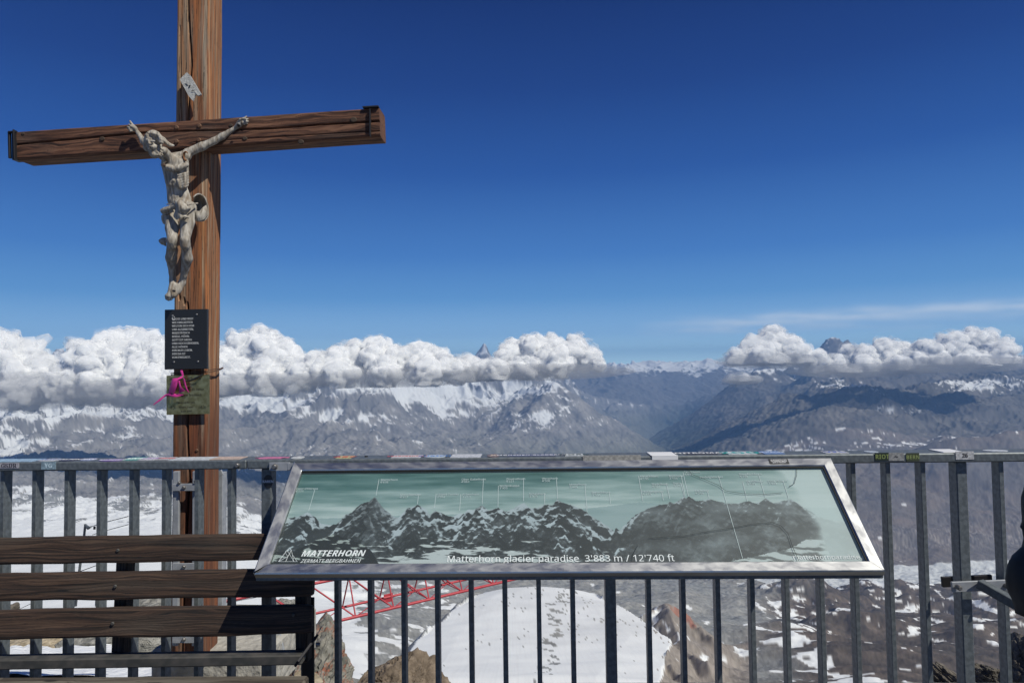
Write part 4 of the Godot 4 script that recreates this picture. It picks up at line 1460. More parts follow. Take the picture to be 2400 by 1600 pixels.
	on_front.call(2101, 1070, 0.052, 0.028, Color(0.34, 0.34, 0.33), "~", Color(0.05, 0.05, 0.05), 0.02)
	on_front.call(2140, 1071, 0.044, 0.029, Color(0.05, 0.06, 0.03), "BERN", Color(0.24, 0.29, 0.11), 0.013)
	on_front.call(2262, 1067, 0.062, 0.028, Color(0.66, 0.66, 0.67), "26", Color(0.05, 0.05, 0.05), 0.014)
	# the torn white strip folded over the edge, and the worn paint under another
	var z0 := FZ
	st = begin()
	var wa := atz(1528, 1064, z0).x
	var wb := atz(1589, 1064, z0).x
	box(st, Transform3D(Basis(), Vector3((wa + wb) * 0.5, top - 0.012, z0 + 0.0015)), Vector3(wb - wa, 0.03, 0.002), 0.0005)
	box(st, Transform3D(Basis(), Vector3((wa + wb) * 0.5 - 0.004, top + 0.0022, z0 - 0.045)), Vector3(wb - wa, 0.0025, 0.092), 0.0005)
	part("sticker", done(st), plain(Color(0.72, 0.72, 0.72), 0.5), rail2)
	on_front.call(1434, 1073, 0.205, 0.020, Color(0.45, 0.43, 0.38))
	st = begin()
	box(st, Transform3D(Basis(), Vector3(atz(2240, 1060, z0).x, top + 0.002, z0 - 0.05)), Vector3(0.075, 0.0025, 0.09), 0.0005)
	part("sticker", done(st), plain(Color(0.7, 0.7, 0.71), 0.5), rail2)
	# the round sticker on a post
	sheet_of.call("sticker", root, atz(628, 1128, FZ - 0.021), 0.034, 0.05, false, Color(0.015, 0.016, 0.02), "KAREN", Color(0.75, 0.75, 0.78), 0.009, 1)
	# the small knob on the rail
	part("knob", tube_mesh([atz(858, 1078, FZ - 0.06), atz(858, 1068, FZ - 0.06)], [0.008, 0.006], 8), M.rubber, rail2)

# ---------------------------------------------------------------- the panorama board
func panorama_board() -> void:
	var tl := at(687, 1085.5, 2.44)
	var tr := at(1947.5, 1073.3, 2.36)
	# flat board: top edge on the rail, bottom edge nearer and lower
	var o_top := atz(1317, 1079.4, FZ + 0.012)
	var width := 1.92
	var n := Vector3(0, 0.774, 0.633).normalized()
	var xa := Vector3.RIGHT
	var down := n.cross(xa) * -1.0
	if down.y > 0: down = -down
	# find where the lower edge meets the picture
	var bl := on_plane(598, 1345.7, o_top, n)
	var br := on_plane(2076.7, 1339.2, o_top, n)
	tl = on_plane(687, 1085.5, o_top, n)
	tr = on_plane(1947.5, 1073.3, o_top, n)
	var x0 := (tl.x + bl.x) * 0.5
	var x1 := (tr.x + br.x) * 0.5
	width = x1 - x0
	var length := ((bl - o_top).dot(down) + (br - o_top).dot(down)) * 0.5
	var org := Vector3(x0, o_top.y, o_top.z)
	var root := thing("panorama_board", "long tilted panorama board of the summits behind glass in a brushed steel frame", "information board", Transform3D(Basis(xa, n.cross(xa), n), org))
	# local axes: x right, y up the board, z out of it
	var up_l := Vector3(0, 1, 0)
	var fw := 0.036
	var ft := 0.030
	var lo := -length
	var member := func(a: Vector3, b: Vector3, inner: Vector3, mat: Material, called: String, rise: float) -> void:
		# a mitred, chamfered profile between outer corners a and b; inner points into the board
		var st := begin()
		var t := (b - a).normalized()
		var prof := [Vector2(0, rise), Vector2(0.0035, 0.003 + rise), Vector2(fw - 0.003, 0.003), Vector2(fw, 0.0), Vector2(fw, -0.006), Vector2(0.004, -ft), Vector2(0.0, -ft + 0.002)]
		for k in prof.size():
			var p: Vector2 = prof[k]
			var q: Vector2 = prof[(k + 1) % prof.size()]
			var e := [a + inner * p.x + t * p.x + Vector3(0, 0, p.y), b + inner * p.x - t * p.x + Vector3(0, 0, p.y), b + inner * q.x - t * q.x + Vector3(0, 0, q.y), a + inner * q.x + t * q.x + Vector3(0, 0, q.y)]
			var L := (b - a).length()
			out_poly(st, e, (a + b) * 0.5 + inner * fw * 0.5 + Vector3(0, 0, -ft * 0.4), [Vector2(0, p.x), Vector2(L, p.x), Vector2(L, q.x), Vector2(0, q.x)])
		part(called, done(st), mat, root)
	var A := Vector3(0, 0, 0)
	var B := Vector3(width, 0, 0)
	var C := Vector3(width, lo, 0)
	var D := Vector3(0, lo, 0)
	member.call(A, B, Vector3(0, -1, 0), M.steel, "frame", 0.0)
	member.call(D, C, Vector3(0, 1, 0), M.steel, "frame", 0.0)
	member.call(A, D, Vector3(1, 0, 0), M.steel_across, "frame", 0.0075)
	member.call(B, C, Vector3(-1, 0, 0), M.steel_across, "frame", 0.0012)
	# the folded front lip and the tray behind
	var lip := part("lip", box_mesh(Vector3(width, 0.030, 0.02), 0.002), M.galv, root, Transform3D(Basis(Vector3.RIGHT, deg_to_rad(-39.0)), Vector3(width * 0.5, lo + 0.012, -0.028)))
	part("tray", box_mesh(Vector3(width - 0.02, length - 0.02, 0.006), 0.001), M.galv, root, Transform3D(Basis(), Vector3(width * 0.5, lo * 0.5, -0.024)))
	for e in [[0.14, 0.0], [0.5, 0.0], [0.86, 0.0]]:
		part("bracket", box_mesh(Vector3(0.03, 0.04, 0.12), 0.002), M.galv, root, Transform3D(Basis(), Vector3(width * e[0], -0.06, -0.08)))
	part("seal", frame_strip(width, length, fw, 0.004), M.rubber, root)
	# the print
	var pw := width - fw * 2.0
	var ph := length - fw * 2.0
	var st := begin()
	quad(st, Vector3(fw, lo + fw, -0.012), Vector3(width - fw, lo + fw, -0.012), Vector3(width - fw, -fw, -0.012), Vector3(fw, -fw, -0.012), Vector2(0, 1), Vector2(1, 1), Vector2(1, 0), Vector2(0, 0))
	var pm := StandardMaterial3D.new()
	var inv := root.transform.affine_inverse()
	var uv_of := func(px: float, py: float) -> Vector2:
		var l: Vector3 = inv * on_plane(px, py, root.transform * Vector3(0, 0, -0.012), n)
		return Vector2((l.x - fw) / pw, (-fw - l.y) / ph)
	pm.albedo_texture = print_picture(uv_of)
	pm.roughness = 0.5
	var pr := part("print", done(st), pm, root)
	# lettering on the print, white
	var ink := plain(Color(0.72, 0.76, 0.76), 0.6)
	var put := func(list: Array, called: String, mat: Material) -> void:
		var s2 := SurfaceTool.new()
		s2.begin(Mesh.PRIMITIVE_TRIANGLES)
		for e in list:
			var l: Vector3 = inv * on_plane(e[1], e[2], root.transform * Vector3(0, 0, -0.0105), n)
			var b := Basis()
			if e.size() > 6:
				b = Basis(Vector3(1, 0, 0), Vector3(e[6], 1, 0), Vector3(0, 0, 1))
			s2.append_from(words_mesh(e[0], e[4], e[3], true, -14.0), 0, Transform3D(b, l + Vector3(0, 0, 0.0)))
		var me := s2.commit()
		part(called, me, mat, pr)
	put.call([["MATTERHORN", 707, 1297, 0.0215, "Droid Sans Bold", 0, 0.22]], "lettering", ink)
	put.call([["ZERMATT BERGBAHNEN", 705, 1314.5, 0.0125, "Droid Sans", 0, 0.22]], "lettering", ink)
	put.call([["Matterhorn glacier paradise  3'883 m / 12'740 ft", 1046, 1310, 0.0235, "Droid Sans", 0, 0.0]], "lettering", ink)
	put.call([["matterhornparadise.ch", 1858, 1306, 0.016, "Droid Sans", 0, 0.0]], "lettering", ink)
	var names := [["Dent d'Hérens\n4'171", 693, 1148, 738, 1145, 723, 1197], ["Matterhorn\n4'478", 891, 1127, 888, 1123, 881, 1161], ["Dent Blanche\n4'357", 937, 1162, 981, 1158, 978, 1181], ["Grand Cornier\n3'962", 1024, 1161, 1022, 1156, 1018, 1190], ["Arbenhorn\n3'713", 1083, 1161, 1080, 1157, 1077, 1197], ["Ober Gabelhorn\n4'063", 1081, 1126, 1133, 1121, 1130, 1181], ["Wellenkuppe\n3'903", 1170, 1141, 1168, 1138, 1167, 1188], ["Zinalrothorn\n4'221", 1186, 1125, 1227, 1120, 1227, 1174], ["Schalihorn\n3'975", 1240, 1160, 1276, 1156, 1277, 1183], ["Weisshorn\n4'506", 1270, 1124, 1304, 1118, 1307, 1168], ["Mettelhorn\n3'406", 1334, 1138, 1371, 1134, 1376, 1200], ["Bietschhorn\n3'934", 1387, 1157, 1428, 1153, 1431, 1180], ["Aletschhorn\n4'193", 1500, 1119, 1497, 1115, 1507, 1174], ["Nadelhorn\n4'327", 1528, 1137, 1562, 1132, 1570, 1169], ["Hohberghorn\n4'219", 1506, 1155, 1551, 1151, 1555, 1172], ["Rothspitz\n3'103", 1568, 1118, 1597, 1114, 1606, 1162], ["Dom\n4'545", 1578, 1135, 1596, 1131, 1604, 1163], ["Täschhorn\n4'491", 1604, 1109, 1601, 1106, 1614, 1163], ["Alphubel\n4'206", 1629, 1153, 1658, 1149, 1662, 1166], ["Findelgletscher", 1640, 1118, 1685, 1116, 1741, 1308], ["Rimpfischhorn\n4'199", 1733, 1114, 1778, 1110, 1794, 1165], ["Strahlhorn\n4'190", 1750, 1131, 1741, 1128, 1752, 1175], ["Cima di Jazzi\n3'803", 1800, 1130, 1836, 1126, 1849, 1168]]
	var list := []
	var lines := begin()
	for e in names:
		list.append([e[0], e[1], e[2], 0.0085, "Droid Sans"])
		var a: Vector3 = inv * on_plane(e[3], e[4], root.transform * Vector3(0, 0, -0.0105), n)
		var b: Vector3 = inv * on_plane(e[5], e[6], root.transform * Vector3(0, 0, -0.0105), n)
		var w := (b - a).normalized().cross(Vector3.BACK) * 0.0008
		quad(lines, a - w, b - w, b + w, a + w) if w.x < 0 else quad(lines, a + w, b + w, b - w, a - w)
	var soft := plain(Color(0.46, 0.55, 0.55), 0.6)
	var faint := plain(Color(0.46, 0.56, 0.56), 0.6)
	put.call(list, "lettering", faint)
	var o := part("pointer_lines", done(lines), soft, pr)
	o.set_meta("kind", "stuff")
	# the mountain emblem beside the name
	var em := begin()
	var V := [Vector2(652, 1316), Vector2(668, 1295), Vector2(672, 1290), Vector2(677, 1286), Vector2(682, 1288), Vector2(685, 1300), Vector2(696, 1316), Vector2(678, 1298), Vector2(669, 1316), Vector2(688, 1316), Vector2(674, 1304)]
	for e in [[0, 1], [1, 2], [2, 3], [3, 4], [4, 5], [5, 6], [6, 0], [2, 7], [7, 4], [1, 10], [10, 7], [10, 8], [7, 9], [0, 10], [5, 9]]:
		var a: Vector3 = inv * on_plane(V[e[0]].x, V[e[0]].y, root.transform * Vector3(0, 0, -0.0105), n)
		var b: Vector3 = inv * on_plane(V[e[1]].x, V[e[1]].y, root.transform * Vector3(0, 0, -0.0105), n)
		bar(em, a, b, 0.0022, 0.0008, 0.0, Vector3.BACK)
	var emo := part("emblem", done(em), ink, pr)
	emo.set_meta("kind", "stuff")
	# glass over it, cracked
	st = begin()
	quad(st, Vector3(fw - 0.002, lo + fw - 0.002, -0.005), Vector3(width - fw + 0.002, lo + fw - 0.002, -0.005), Vector3(width - fw + 0.002, -fw + 0.002, -0.005), Vector3(fw - 0.002, -fw + 0.002, -0.005))
	var gm := StandardMaterial3D.new()
	gm.transparency = BaseMaterial3D.TRANSPARENCY_ALPHA
	gm.albedo_color = Color(0.9, 1.0, 0.97, 0.03)
	gm.roughness = 0.03
	gm.metallic_specular = 0.5
	var glass := part("glass", done(st), gm, root)
	for path in [[[1609, 1098], [1622, 1111], [1650, 1122], [1685, 1137], [1702, 1150], [1740, 1156], [1790, 1158], [1835, 1154]], [[1868, 1096], [1868, 1112], [1862, 1133], [1850, 1140]], [[1520, 1261], [1605, 1255], [1660, 1245], [1710, 1238], [1760, 1228], [1810, 1224], [1830, 1231], [1848, 1250], [1858, 1280], [1873, 1314]], [[1495, 1278], [1484, 1299], [1481, 1320]]]:
		var pts := []
		for k in path.size():
			var l: Vector3 = inv * on_plane(path[k][0], path[k][1], root.transform * Vector3(0, 0, -0.0065), n)
			pts.append(l)
		part("crack", tube_mesh(pts, [0.0008], 4), M.rubber, glass)
	# the small black sticker on the frame
	var s4 := begin()
	var sp: Vector3 = inv * on_plane(1826, 1081, root.transform * Vector3(0, 0, 0.004), n)
	box(s4, Transform3D(Basis(), sp + Vector3(0, 0, 0.0002)), Vector3(0.066, 0.022, 0.001), 0.0)
	var sm := done(s4)
	sm.surface_set_material(0, plain(Color(0.02, 0.02, 0.022), 0.5))
	var s5 := SurfaceTool.new()
	s5.begin(Mesh.PRIMITIVE_TRIANGLES)
	s5.append_from(words_mesh("LA MOQUETTE C'EST\nVACHEMENT MIEUX\nQUE LE PARQUET", "Droid Sans Bold", 0.0042, false, -8.0), 0, Transform3D(Basis(), sp + Vector3(0, 0, 0.001)))
	s5.commit(sm)
	sm.surface_set_material(1, plain(Color(0.7, 0.7, 0.7), 0.5))
	part("sticker", sm, null, root)

func frame_strip(width: float, length: float, fw: float, t: float) -> ArrayMesh:
	var st := begin()
	var z := -0.0035
	for e in [[Vector3(width * 0.5, -fw - t * 0.5, z), Vector3(width - fw * 2.0, t, 0.003)], [Vector3(width - fw - t * 0.5, -length * 0.5, z), Vector3(t, length - fw * 2.0 - t * 2.0, 0.003)]]:
		box(st, Transform3D(Basis(), e[0]), e[1], 0.0)
	return done(st)

func print_picture(uv_of: Callable) -> ImageTexture:
	# the printed panorama: a teal sky over a monochrome chain of peaks
	var W := 1280
	var H := 352
	var sky_line := func(pts: Array) -> PackedFloat32Array:
		var xs := []
		for i in range(0, pts.size(), 2):
			var q: Vector2 = uv_of.call(pts[i], pts[i + 1])
			xs.append(q.x * W)
			xs.append(q.y * H)
		var t := PackedFloat32Array()
		for x in W:
			t.append(table(xs, x))
		return t
	var near := [600, 1240, 664, 1215, 687, 1212, 703, 1208, 721, 1199, 739, 1212, 752, 1226, 784, 1231, 797, 1226, 816, 1208, 835, 1189, 848, 1179, 865, 1174, 878, 1163, 887, 1176, 900, 1192, 920, 1208, 933, 1215, 945, 1202, 962, 1189, 979, 1182, 997, 1192, 1007, 1205, 1020, 1195, 1042, 1205, 1059, 1211, 1078, 1202, 1097, 1205, 1113, 1192, 1130, 1183, 1143, 1195, 1167, 1189, 1188, 1200, 1210, 1186, 1227, 1177, 1240, 1189, 1256, 1190, 1277, 1182, 1294, 1183, 1306, 1169, 1320, 1178, 1350, 1186, 1375, 1199, 1388, 1211, 1411, 1224, 1437, 1241, 1452, 1256, 1458, 1246, 1470, 1224, 1490, 1205, 1520, 1190, 1545, 1182, 1575, 1180, 1590, 1173, 1602, 1162, 1608, 1166, 1614, 1162, 1631, 1173, 1645, 1173, 1663, 1168, 1682, 1174, 1702, 1178, 1731, 1179, 1754, 1173, 1773, 1179, 1796, 1167, 1812, 1178, 1831, 1174, 1854, 1169, 1870, 1179, 1896, 1196, 1930, 1215, 2100, 1240]
	var a := sky_line.call(near) as PackedFloat32Array
	var far_ := sky_line.call([600, 1215, 760, 1214, 830, 1212, 930, 1208, 1010, 1206, 1160, 1200, 1380, 1190, 1420, 1186, 1460, 1181, 1500, 1176, 1550, 1180, 1600, 1186, 2100, 1190]) as PackedFloat32Array
	var front := sky_line.call([500, 1300, 690, 1290, 740, 1265, 782, 1250, 815, 1262, 850, 1276, 868, 1288, 890, 1324, 1000, 1340, 1690, 1340, 1720, 1312, 1800, 1296, 1856, 1283, 1880, 1268, 1922, 1244, 1926, 1420, 2000, 1420, 2300, 1420]) as PackedFloat32Array
	var n1 := noise(0.012, 5, 91)
	var n2 := noise(0.03, 4, 92, FastNoiseLite.TYPE_SIMPLEX_SMOOTH, FastNoiseLite.FRACTAL_RIDGED)
	var n3 := noise(0.004, 3, 93)
	# ridge behind ridge, each lower and nearer than the last
	var crest := []
	for k in 7:
		var line := PackedFloat32Array()
		for x in W:
			var u := float(x) / W
			var step := H * (0.085 if u < 0.55 else 0.11)
			line.append(a[x] + n2.get_noise_2d(x * 2.0, 5.0) * 2.5 if k == 0 else lerpf(a[x], a[clampi(x + 40 - k * 11, 0, W - 1)], 0.6) + k * step - (n2.get_noise_2d(x * 0.22 + k * 90.0, k * 70.0) + 0.15) * 30.0 - n2.get_noise_2d(x * 1.2, k * 31.0) * 5.0)
		crest.append(line)
	var b := PackedByteArray()
	b.resize(W * H * 3)
	var i := 0
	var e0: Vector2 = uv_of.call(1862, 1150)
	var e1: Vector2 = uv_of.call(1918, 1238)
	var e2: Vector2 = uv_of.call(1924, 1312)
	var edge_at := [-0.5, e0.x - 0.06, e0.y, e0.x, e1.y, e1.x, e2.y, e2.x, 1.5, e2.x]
	for y in H:
		var v := float(y) / H
		for x in W:
			var u := float(x) / W
			# sky with long streaks of cloud
			var st := n1.get_noise_2d(x * 0.16, y * 1.5) * 0.5 + n1.get_noise_2d(x * 0.5 + 300.0, y * 2.6) * 0.35
			var lum := clampf(0.06 + v * 1.5 + st * 0.7 + u * 0.35, 0, 1)
			var c := Color(0.15, 0.31, 0.30).lerp(Color(0.62, 0.69, 0.685), lum)
			if y > far_[x] + n2.get_noise_2d(x * 2.0, 9.0) * 2.0:
				c = c.lerp(Color(0.42, 0.52, 0.53), 0.6)
			var k := 6
			while k >= 0 and y < crest[k][x]:
				k -= 1
			if k >= 0:
				var dy: float = y - crest[k][x]
				var rib := n2.get_noise_2d(x * 0.5 + dy * 0.42, k * 40.0 + dy * 0.1) - n2.get_noise_2d(x * 0.5 - dy * 0.42 + 200.0, k * 40.0 + dy * 0.1)
				var grain := n1.get_noise_2d(x * 5.0, y * 5.0)
				var right := smoothstep(0.55, 0.68, u)
				var below: float = (y - a[x]) / (H * 0.5)
				var dark := 0.15 + rib * 0.15 + grain * 0.16 + n3.get_noise_2d(x * 2.0, y * 2.0) * 0.08
				var want := 0.30 + grain * 0.5 + rib * 0.62 - dy / 60.0 - below * 0.55 - right * (0.30 + below)
				var sn := smoothstep(-0.1, 0.26, want) * (0.72 + 0.28 * clampf(rib + 0.6, 0, 1))
				# the tallest pyramid is bare rock
				var horn := clampf(1.0 - absf(u - 0.152) / 0.05, 0, 1)
				sn *= 1.0 - horn * 0.75
				dark = lerpf(dark, 0.20 + signf(u - 0.152 + 0.01 * sin(dy * 0.07)) * 0.09 + grain * 0.14 + rib * 0.07, horn * 0.8)
				var tone := lerpf(maxf(dark, 0.11), 0.70, sn)
				var mist := clampf(n3.get_noise_2d(x * 1.6, y * 2.6) * 0.9 + 0.12, 0, 1) * (0.2 + 0.6 * right) + 0.12 * (6 - k) / 6.0 + 0.06 * right
				tone = lerpf(tone, 0.46, mist)
				c = Color(tone * 0.90, tone * 0.99, tone * 1.02)
				if u < 0.6 and v > 0.70:
					var f := smoothstep(0.0, 0.16, n1.get_noise_2d(x * 0.9, y * 3.6) + (v - 0.84) * 3.2 - absf(u - 0.29) * 2.0)
					c = c.lerp(Color(0.70, 0.75, 0.75), f * 0.9)
			if y > front[x] + n2.get_noise_2d(x * 2.0, 15.0) * 3.0:
				var g2 := n1.get_noise_2d(x * 1.4 - y * 1.2, y * 3.4)
				if u < 0.35:
					var tone := lerpf(0.07, 0.6, smoothstep(0.16, 0.34, g2))
					c = Color(tone * 0.92, tone, tone * 0.98)
				else:
					var tone := lerpf(0.26, 0.68, smoothstep(-0.25, 0.1, g2))
					c = Color(tone * 0.92, tone, tone)
			# glare over the right end, painted into the print past a slanted edge
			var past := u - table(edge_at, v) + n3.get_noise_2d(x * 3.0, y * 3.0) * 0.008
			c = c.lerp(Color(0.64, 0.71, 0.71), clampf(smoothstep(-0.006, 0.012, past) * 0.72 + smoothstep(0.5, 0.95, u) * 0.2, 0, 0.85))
			b[i] = int(clampf(c.r, 0, 1) * 255); b[i + 1] = int(clampf(c.g, 0, 1) * 255); b[i + 2] = int(clampf(c.b, 0, 1) * 255)
			i += 3
	return img_of(W, H, b)

# ---------------------------------------------------------------- the bench
func bench() -> void:
	var root := thing("bench", "weathered dark wooden bench with three back slats in front of the railing", "bench")
	var yaw := Basis(Vector3.UP, deg_to_rad(1.83 + 0.7))
	# [left px y of the top edge, of the bottom edge at x = 0; the same at x = 620; depth; right end px; thickness]
	var slats := [[1261, 1320, 1250.7, 1311, 2.27, 716], [1345, 1406, 1333, 1397, 2.235, 736], [1431, 1495, 1419, 1483.5, 2.20, 734]]
	var k := 0
	for s in slats:
		var d: float = s[4]
		var a := (at(0, s[0], d) + at(0, s[1], d)) * 0.5
		var b := (at(620, s[2], d * 0.998) + at(620, s[3], d * 0.998)) * 0.5
		var dir := (b - a).normalized()
		var hgt := (at(300, s[0], d) - at(300, s[1], d)).length()
		var e := at(s[5], (s[2] + s[3]) * 0.5, d)
		var right := b + dir * ((e - b).dot(dir))
		var left := a - dir * 1.1
		var bs := frame_between(left, right)
		bs = bs * Basis(Vector3.RIGHT, deg_to_rad(-9.0))
		var st := begin()
		worn_plank(st, Transform3D(bs, (left + right) * 0.5), Vector3((right - left).length(), hgt, 0.036), k)
		var o := part("slat", done(st), M.slat_wood, root)
		for px in [285 - k * 6, 693]:
			var y: float = lerpf(s[0], s[2], px / 620.0) + (29.0 if px < 400 else 17.0)
			if px > 400 and k == 0:
				continue
			part("bolt", disc_bolt(0.0055, 0.004, 10), M.galv_dark, o, Transform3D(Basis(), at(px, y, d) + Vector3(0, 0, 0.022)))
		k += 1
	# back supports
	for px in [[297, 282, "support"], [708, 712, "support"], [-330, -350, "support"]]:
		var st := begin()
		bar(st, at(px[0], 1262, 2.30), at(px[1], 1548, 2.25), 0.05, 0.04, 0.004, Vector3.BACK)
		part("support", done(st), M.slat_wood, root)
	# the steel rail under the back, the seat boards
	var strip := func(x1: float, y0: float, y1: float, ye0: float, d: float, called: String, hgt: float, thick: float, m: Material) -> void:
		var a := at(0, (y0 + y1) * 0.5, d)
		var b := at(620, ye0, d)
		var dir := (b - a).normalized()
		var e := at(x1, ye0, d)
		var right := b + dir * (e - b).dot(dir)
		var left := a - dir * 1.1
		var st := begin()
		box(st, Transform3D(frame_between(left, right), (left + right) * 0.5), Vector3((right - left).length(), hgt, thick), 0.004, Vector2(y0, d))
		part(called, done(st), m, root)
	strip.call(712, 1540, 1562, 1541, 2.20, "seat_rail", 0.032, 0.05, M.galv_dark)
	# seat boards, seen from above
	var ys := at(300, 1560, 2.18).y
	for j in 4:
		var st := begin()
		var z := -2.05 + j * 0.118
		var xr := at(712, 1560, -z).x
		box(st, Transform3D(Basis(Vector3.UP, deg_to_rad(0.8)), Vector3((xr - 2.6) * 0.5, ys - 0.018, z)), Vector3(xr + 2.6, 0.034, 0.104), 0.006, Vector2(j * 0.7, j * 0.2))
		part("seat_board", done(st), M.grey_wood, root)
	# the flat steel arm at the right end, and the legs
	var st := begin()
	var p := at(741, 1492, 2.22)
	bar(st, p, at(694, 1556, 2.12), 0.032, 0.008, 0.001, Vector3.BACK)
	var arm := part("brace", done(st), M.dark_iron, root)
	part("bolt", disc_bolt(0.007, 0.01, 6), M.bolt, arm, Transform3D(Basis(Vector3.UP, PI / 2), at(738, 1510, 2.2) + Vector3(0.006, 0, 0)))
	for lx in [at(700, 1560, 2.1).x, at(280, 1560, 2.1).x, at(-340, 1560, 2.1).x]:
		for z in [-2.12, -1.72]:
			st = begin()
			bar(st, Vector3(lx, ys - 0.036, z), Vector3(lx, 0.0, z), 0.05, 0.05, 0.003, Vector3.BACK)
			part("leg", done(st), M.dark_iron, root)
	st = begin()
	bar(st, at(722, 1400, 2.32), at(722, 1640, 2.32), 0.012, 0.04, 0.001, Vector3.BACK)
	part("side_bar", done(st), M.dark_iron, root)

func worn_plank(st: SurfaceTool, xf: Transform3D, s: Vector3, seed_: int) -> void:
	# a plank whose edges have weathered round and uneven
	var nz := noise(3.0, 3, 150 + seed_)
	var n := 90
	var prof := []
	for q in [[-0.5, -0.35], [-0.5, 0.36], [-0.42, 0.47], [-0.2, 0.5], [0.0, 0.5], [0.2, 0.5], [0.42, 0.46], [0.5, 0.3], [0.5, -0.35], [0.42, -0.5], [-0.42, -0.5]]:
		prof.append(Vector3(0, q[0] * s.y, q[1] * s.z))
	var rows := []
	for i in n + 1:
		var x := -s.x * 0.5 + s.x * i / n
		var endk := clampf(minf(x + s.x * 0.5, s.x * 0.5 - x) / 0.012, 0, 1)
		var line := []
		for p: Vector3 in prof:
			var w := nz.get_noise_3d(x, p.y * 12.0, p.z * 12.0) * 0.0045
			var q := p + Vector3(0, p.y, p.z).normalized() * w
			q.y *= lerpf(0.93, 1.0, endk)
			q.z *= lerpf(0.85, 1.0, endk)
			line.append(xf * (Vector3(x, 0, 0) + q))
		rows.append(line)
	var per := 0.0
	for i in n:
		var u0 := s.x * i / n + seed_ * 0.02
		var u1 := s.x * (i + 1) / n + seed_ * 0.02
		for k in prof.size():
			var k2 := (k + 1) % prof.size()
			var v0 := (k * 0.017) + seed_ * 0.23
			quad(st, rows[i][k], rows[i + 1][k], rows[i + 1][k2], rows[i][k2], Vector2(u0, v0), Vector2(u1, v0), Vector2(u1, v0 + 0.017), Vector2(u0, v0 + 0.017)) if false else out_poly(st, [rows[i][k], rows[i + 1][k], rows[i + 1][k2], rows[i][k2]], xf * Vector3(-s.x * 0.5 + s.x * (i + 0.5) / n, 0, 0), [Vector2(u0, v0), Vector2(u1, v0), Vector2(u1, v0 + 0.017), Vector2(u0, v0 + 0.017)])
	for e in [0, n]:
		for k in range(1, prof.size() - 1):
			out_poly(st, [rows[e][0], rows[e][k], rows[e][k + 1]], xf.origin, [Vector2(0, 0), Vector2(0.02, 0), Vector2(0.02, 0.02)])

# ---------------------------------------------------------------- the crucifix
const CZ := 3.76             # distance of the post's front face
func timber(st: SurfaceTool, o: Vector3, ax: Vector3, up: Vector3, outw: Vector3, L: float, h: float, d: float, rows: int, cols: int, cracks: Array, seed_: int, vmap: Callable) -> void:
	# a squared beam: o is the front face's lower start corner, ax its length, up across the front face, outw out of the front face
	var nz := noise(1.0, 4, seed_)
	var sect := []
	for k in cols + 1: sect.append([0, float(k) / cols])
	for k in range(1, 9): sect.append([1, k / 8.0])
	for k in range(1, 5): sect.append([2, k / 4.0])
	for k in range(1, 8): sect.append([3, k / 8.0])
	var grid := []
	for i in rows + 1:
		var t := L * i / rows
		var line := []
		for s in sect:
			var w: float = s[1]
			var p := Vector2()
			match int(s[0]):
				0: p = Vector2(w * h, 0)
				1: p = Vector2(h, -w * d)
				2: p = Vector2(h - w * h, -d)
				3: p = Vector2(0, -d + w * d)
			var c := Vector2(h, -d) * 0.5
			var rel := p - c
			# rounded, uneven edges
			var kx := absf(rel.x) / (h * 0.5)
			var ky := absf(rel.y) / (d * 0.5)
			var e := maxf(0, kx + ky - 1.86)
			var dist := nz.get_noise_3d(t * 1.6, p.x * 9.0, p.y * 9.0) * 0.0026 + nz.get_noise_3d(t * 0.8, p.x * 40.0, p.y * 40.0) * 0.0006
			rel = rel * (1.0 - e * 0.35) + rel.normalized() * dist
			if s[0] == 0:
				for cr in cracks:
					var vc := table(cr[0], t)
					if vc > 0.0:
						var g: float = (p.x / h - vc) * h / float(cr[2])
						rel.y -= cr[1] * exp(-g * g)
			p = c + rel
			line.append(o + ax * t + up * p.x + outw * p.y)
		grid.append(line)
	var n := sect.size()
	for i in rows:
		var t0 := L * i / rows
		var t1 := L * (i + 1) / rows
		var mid := o + ax * (t0 + t1) * 0.5 + up * h * 0.5 - outw * d * 0.5
		for k in n:
			var k2 := (k + 1) % n
			var va: float = vmap.call(sect[k][0], sect[k][1])
			var vb: float = vmap.call(sect[k2][0], sect[k2][1]) if k2 else vmap.call(3, 1.0)
			if absf(va - vb) > 0.2: vb = va
			out_poly(st, [grid[i][k], grid[i + 1][k], grid[i + 1][k2], grid[i][k2]], mid, [Vector2(t0, va), Vector2(t1, va), Vector2(t1, vb), Vector2(t0, vb)])
	for e in [0, rows]:
		var cm: Vector3 = o + ax * (L * e / rows) + up * h * 0.5 - outw * d * 0.5
		for k in n:
			out_poly(st, [cm, grid[e][k], grid[e][(k + 1) % n]], o + ax * L * 0.5, [Vector2(0.3, 0.3), Vector2(0.3 + 0.1 * sin(k), 0.3), Vector2(0.3, 0.35)])

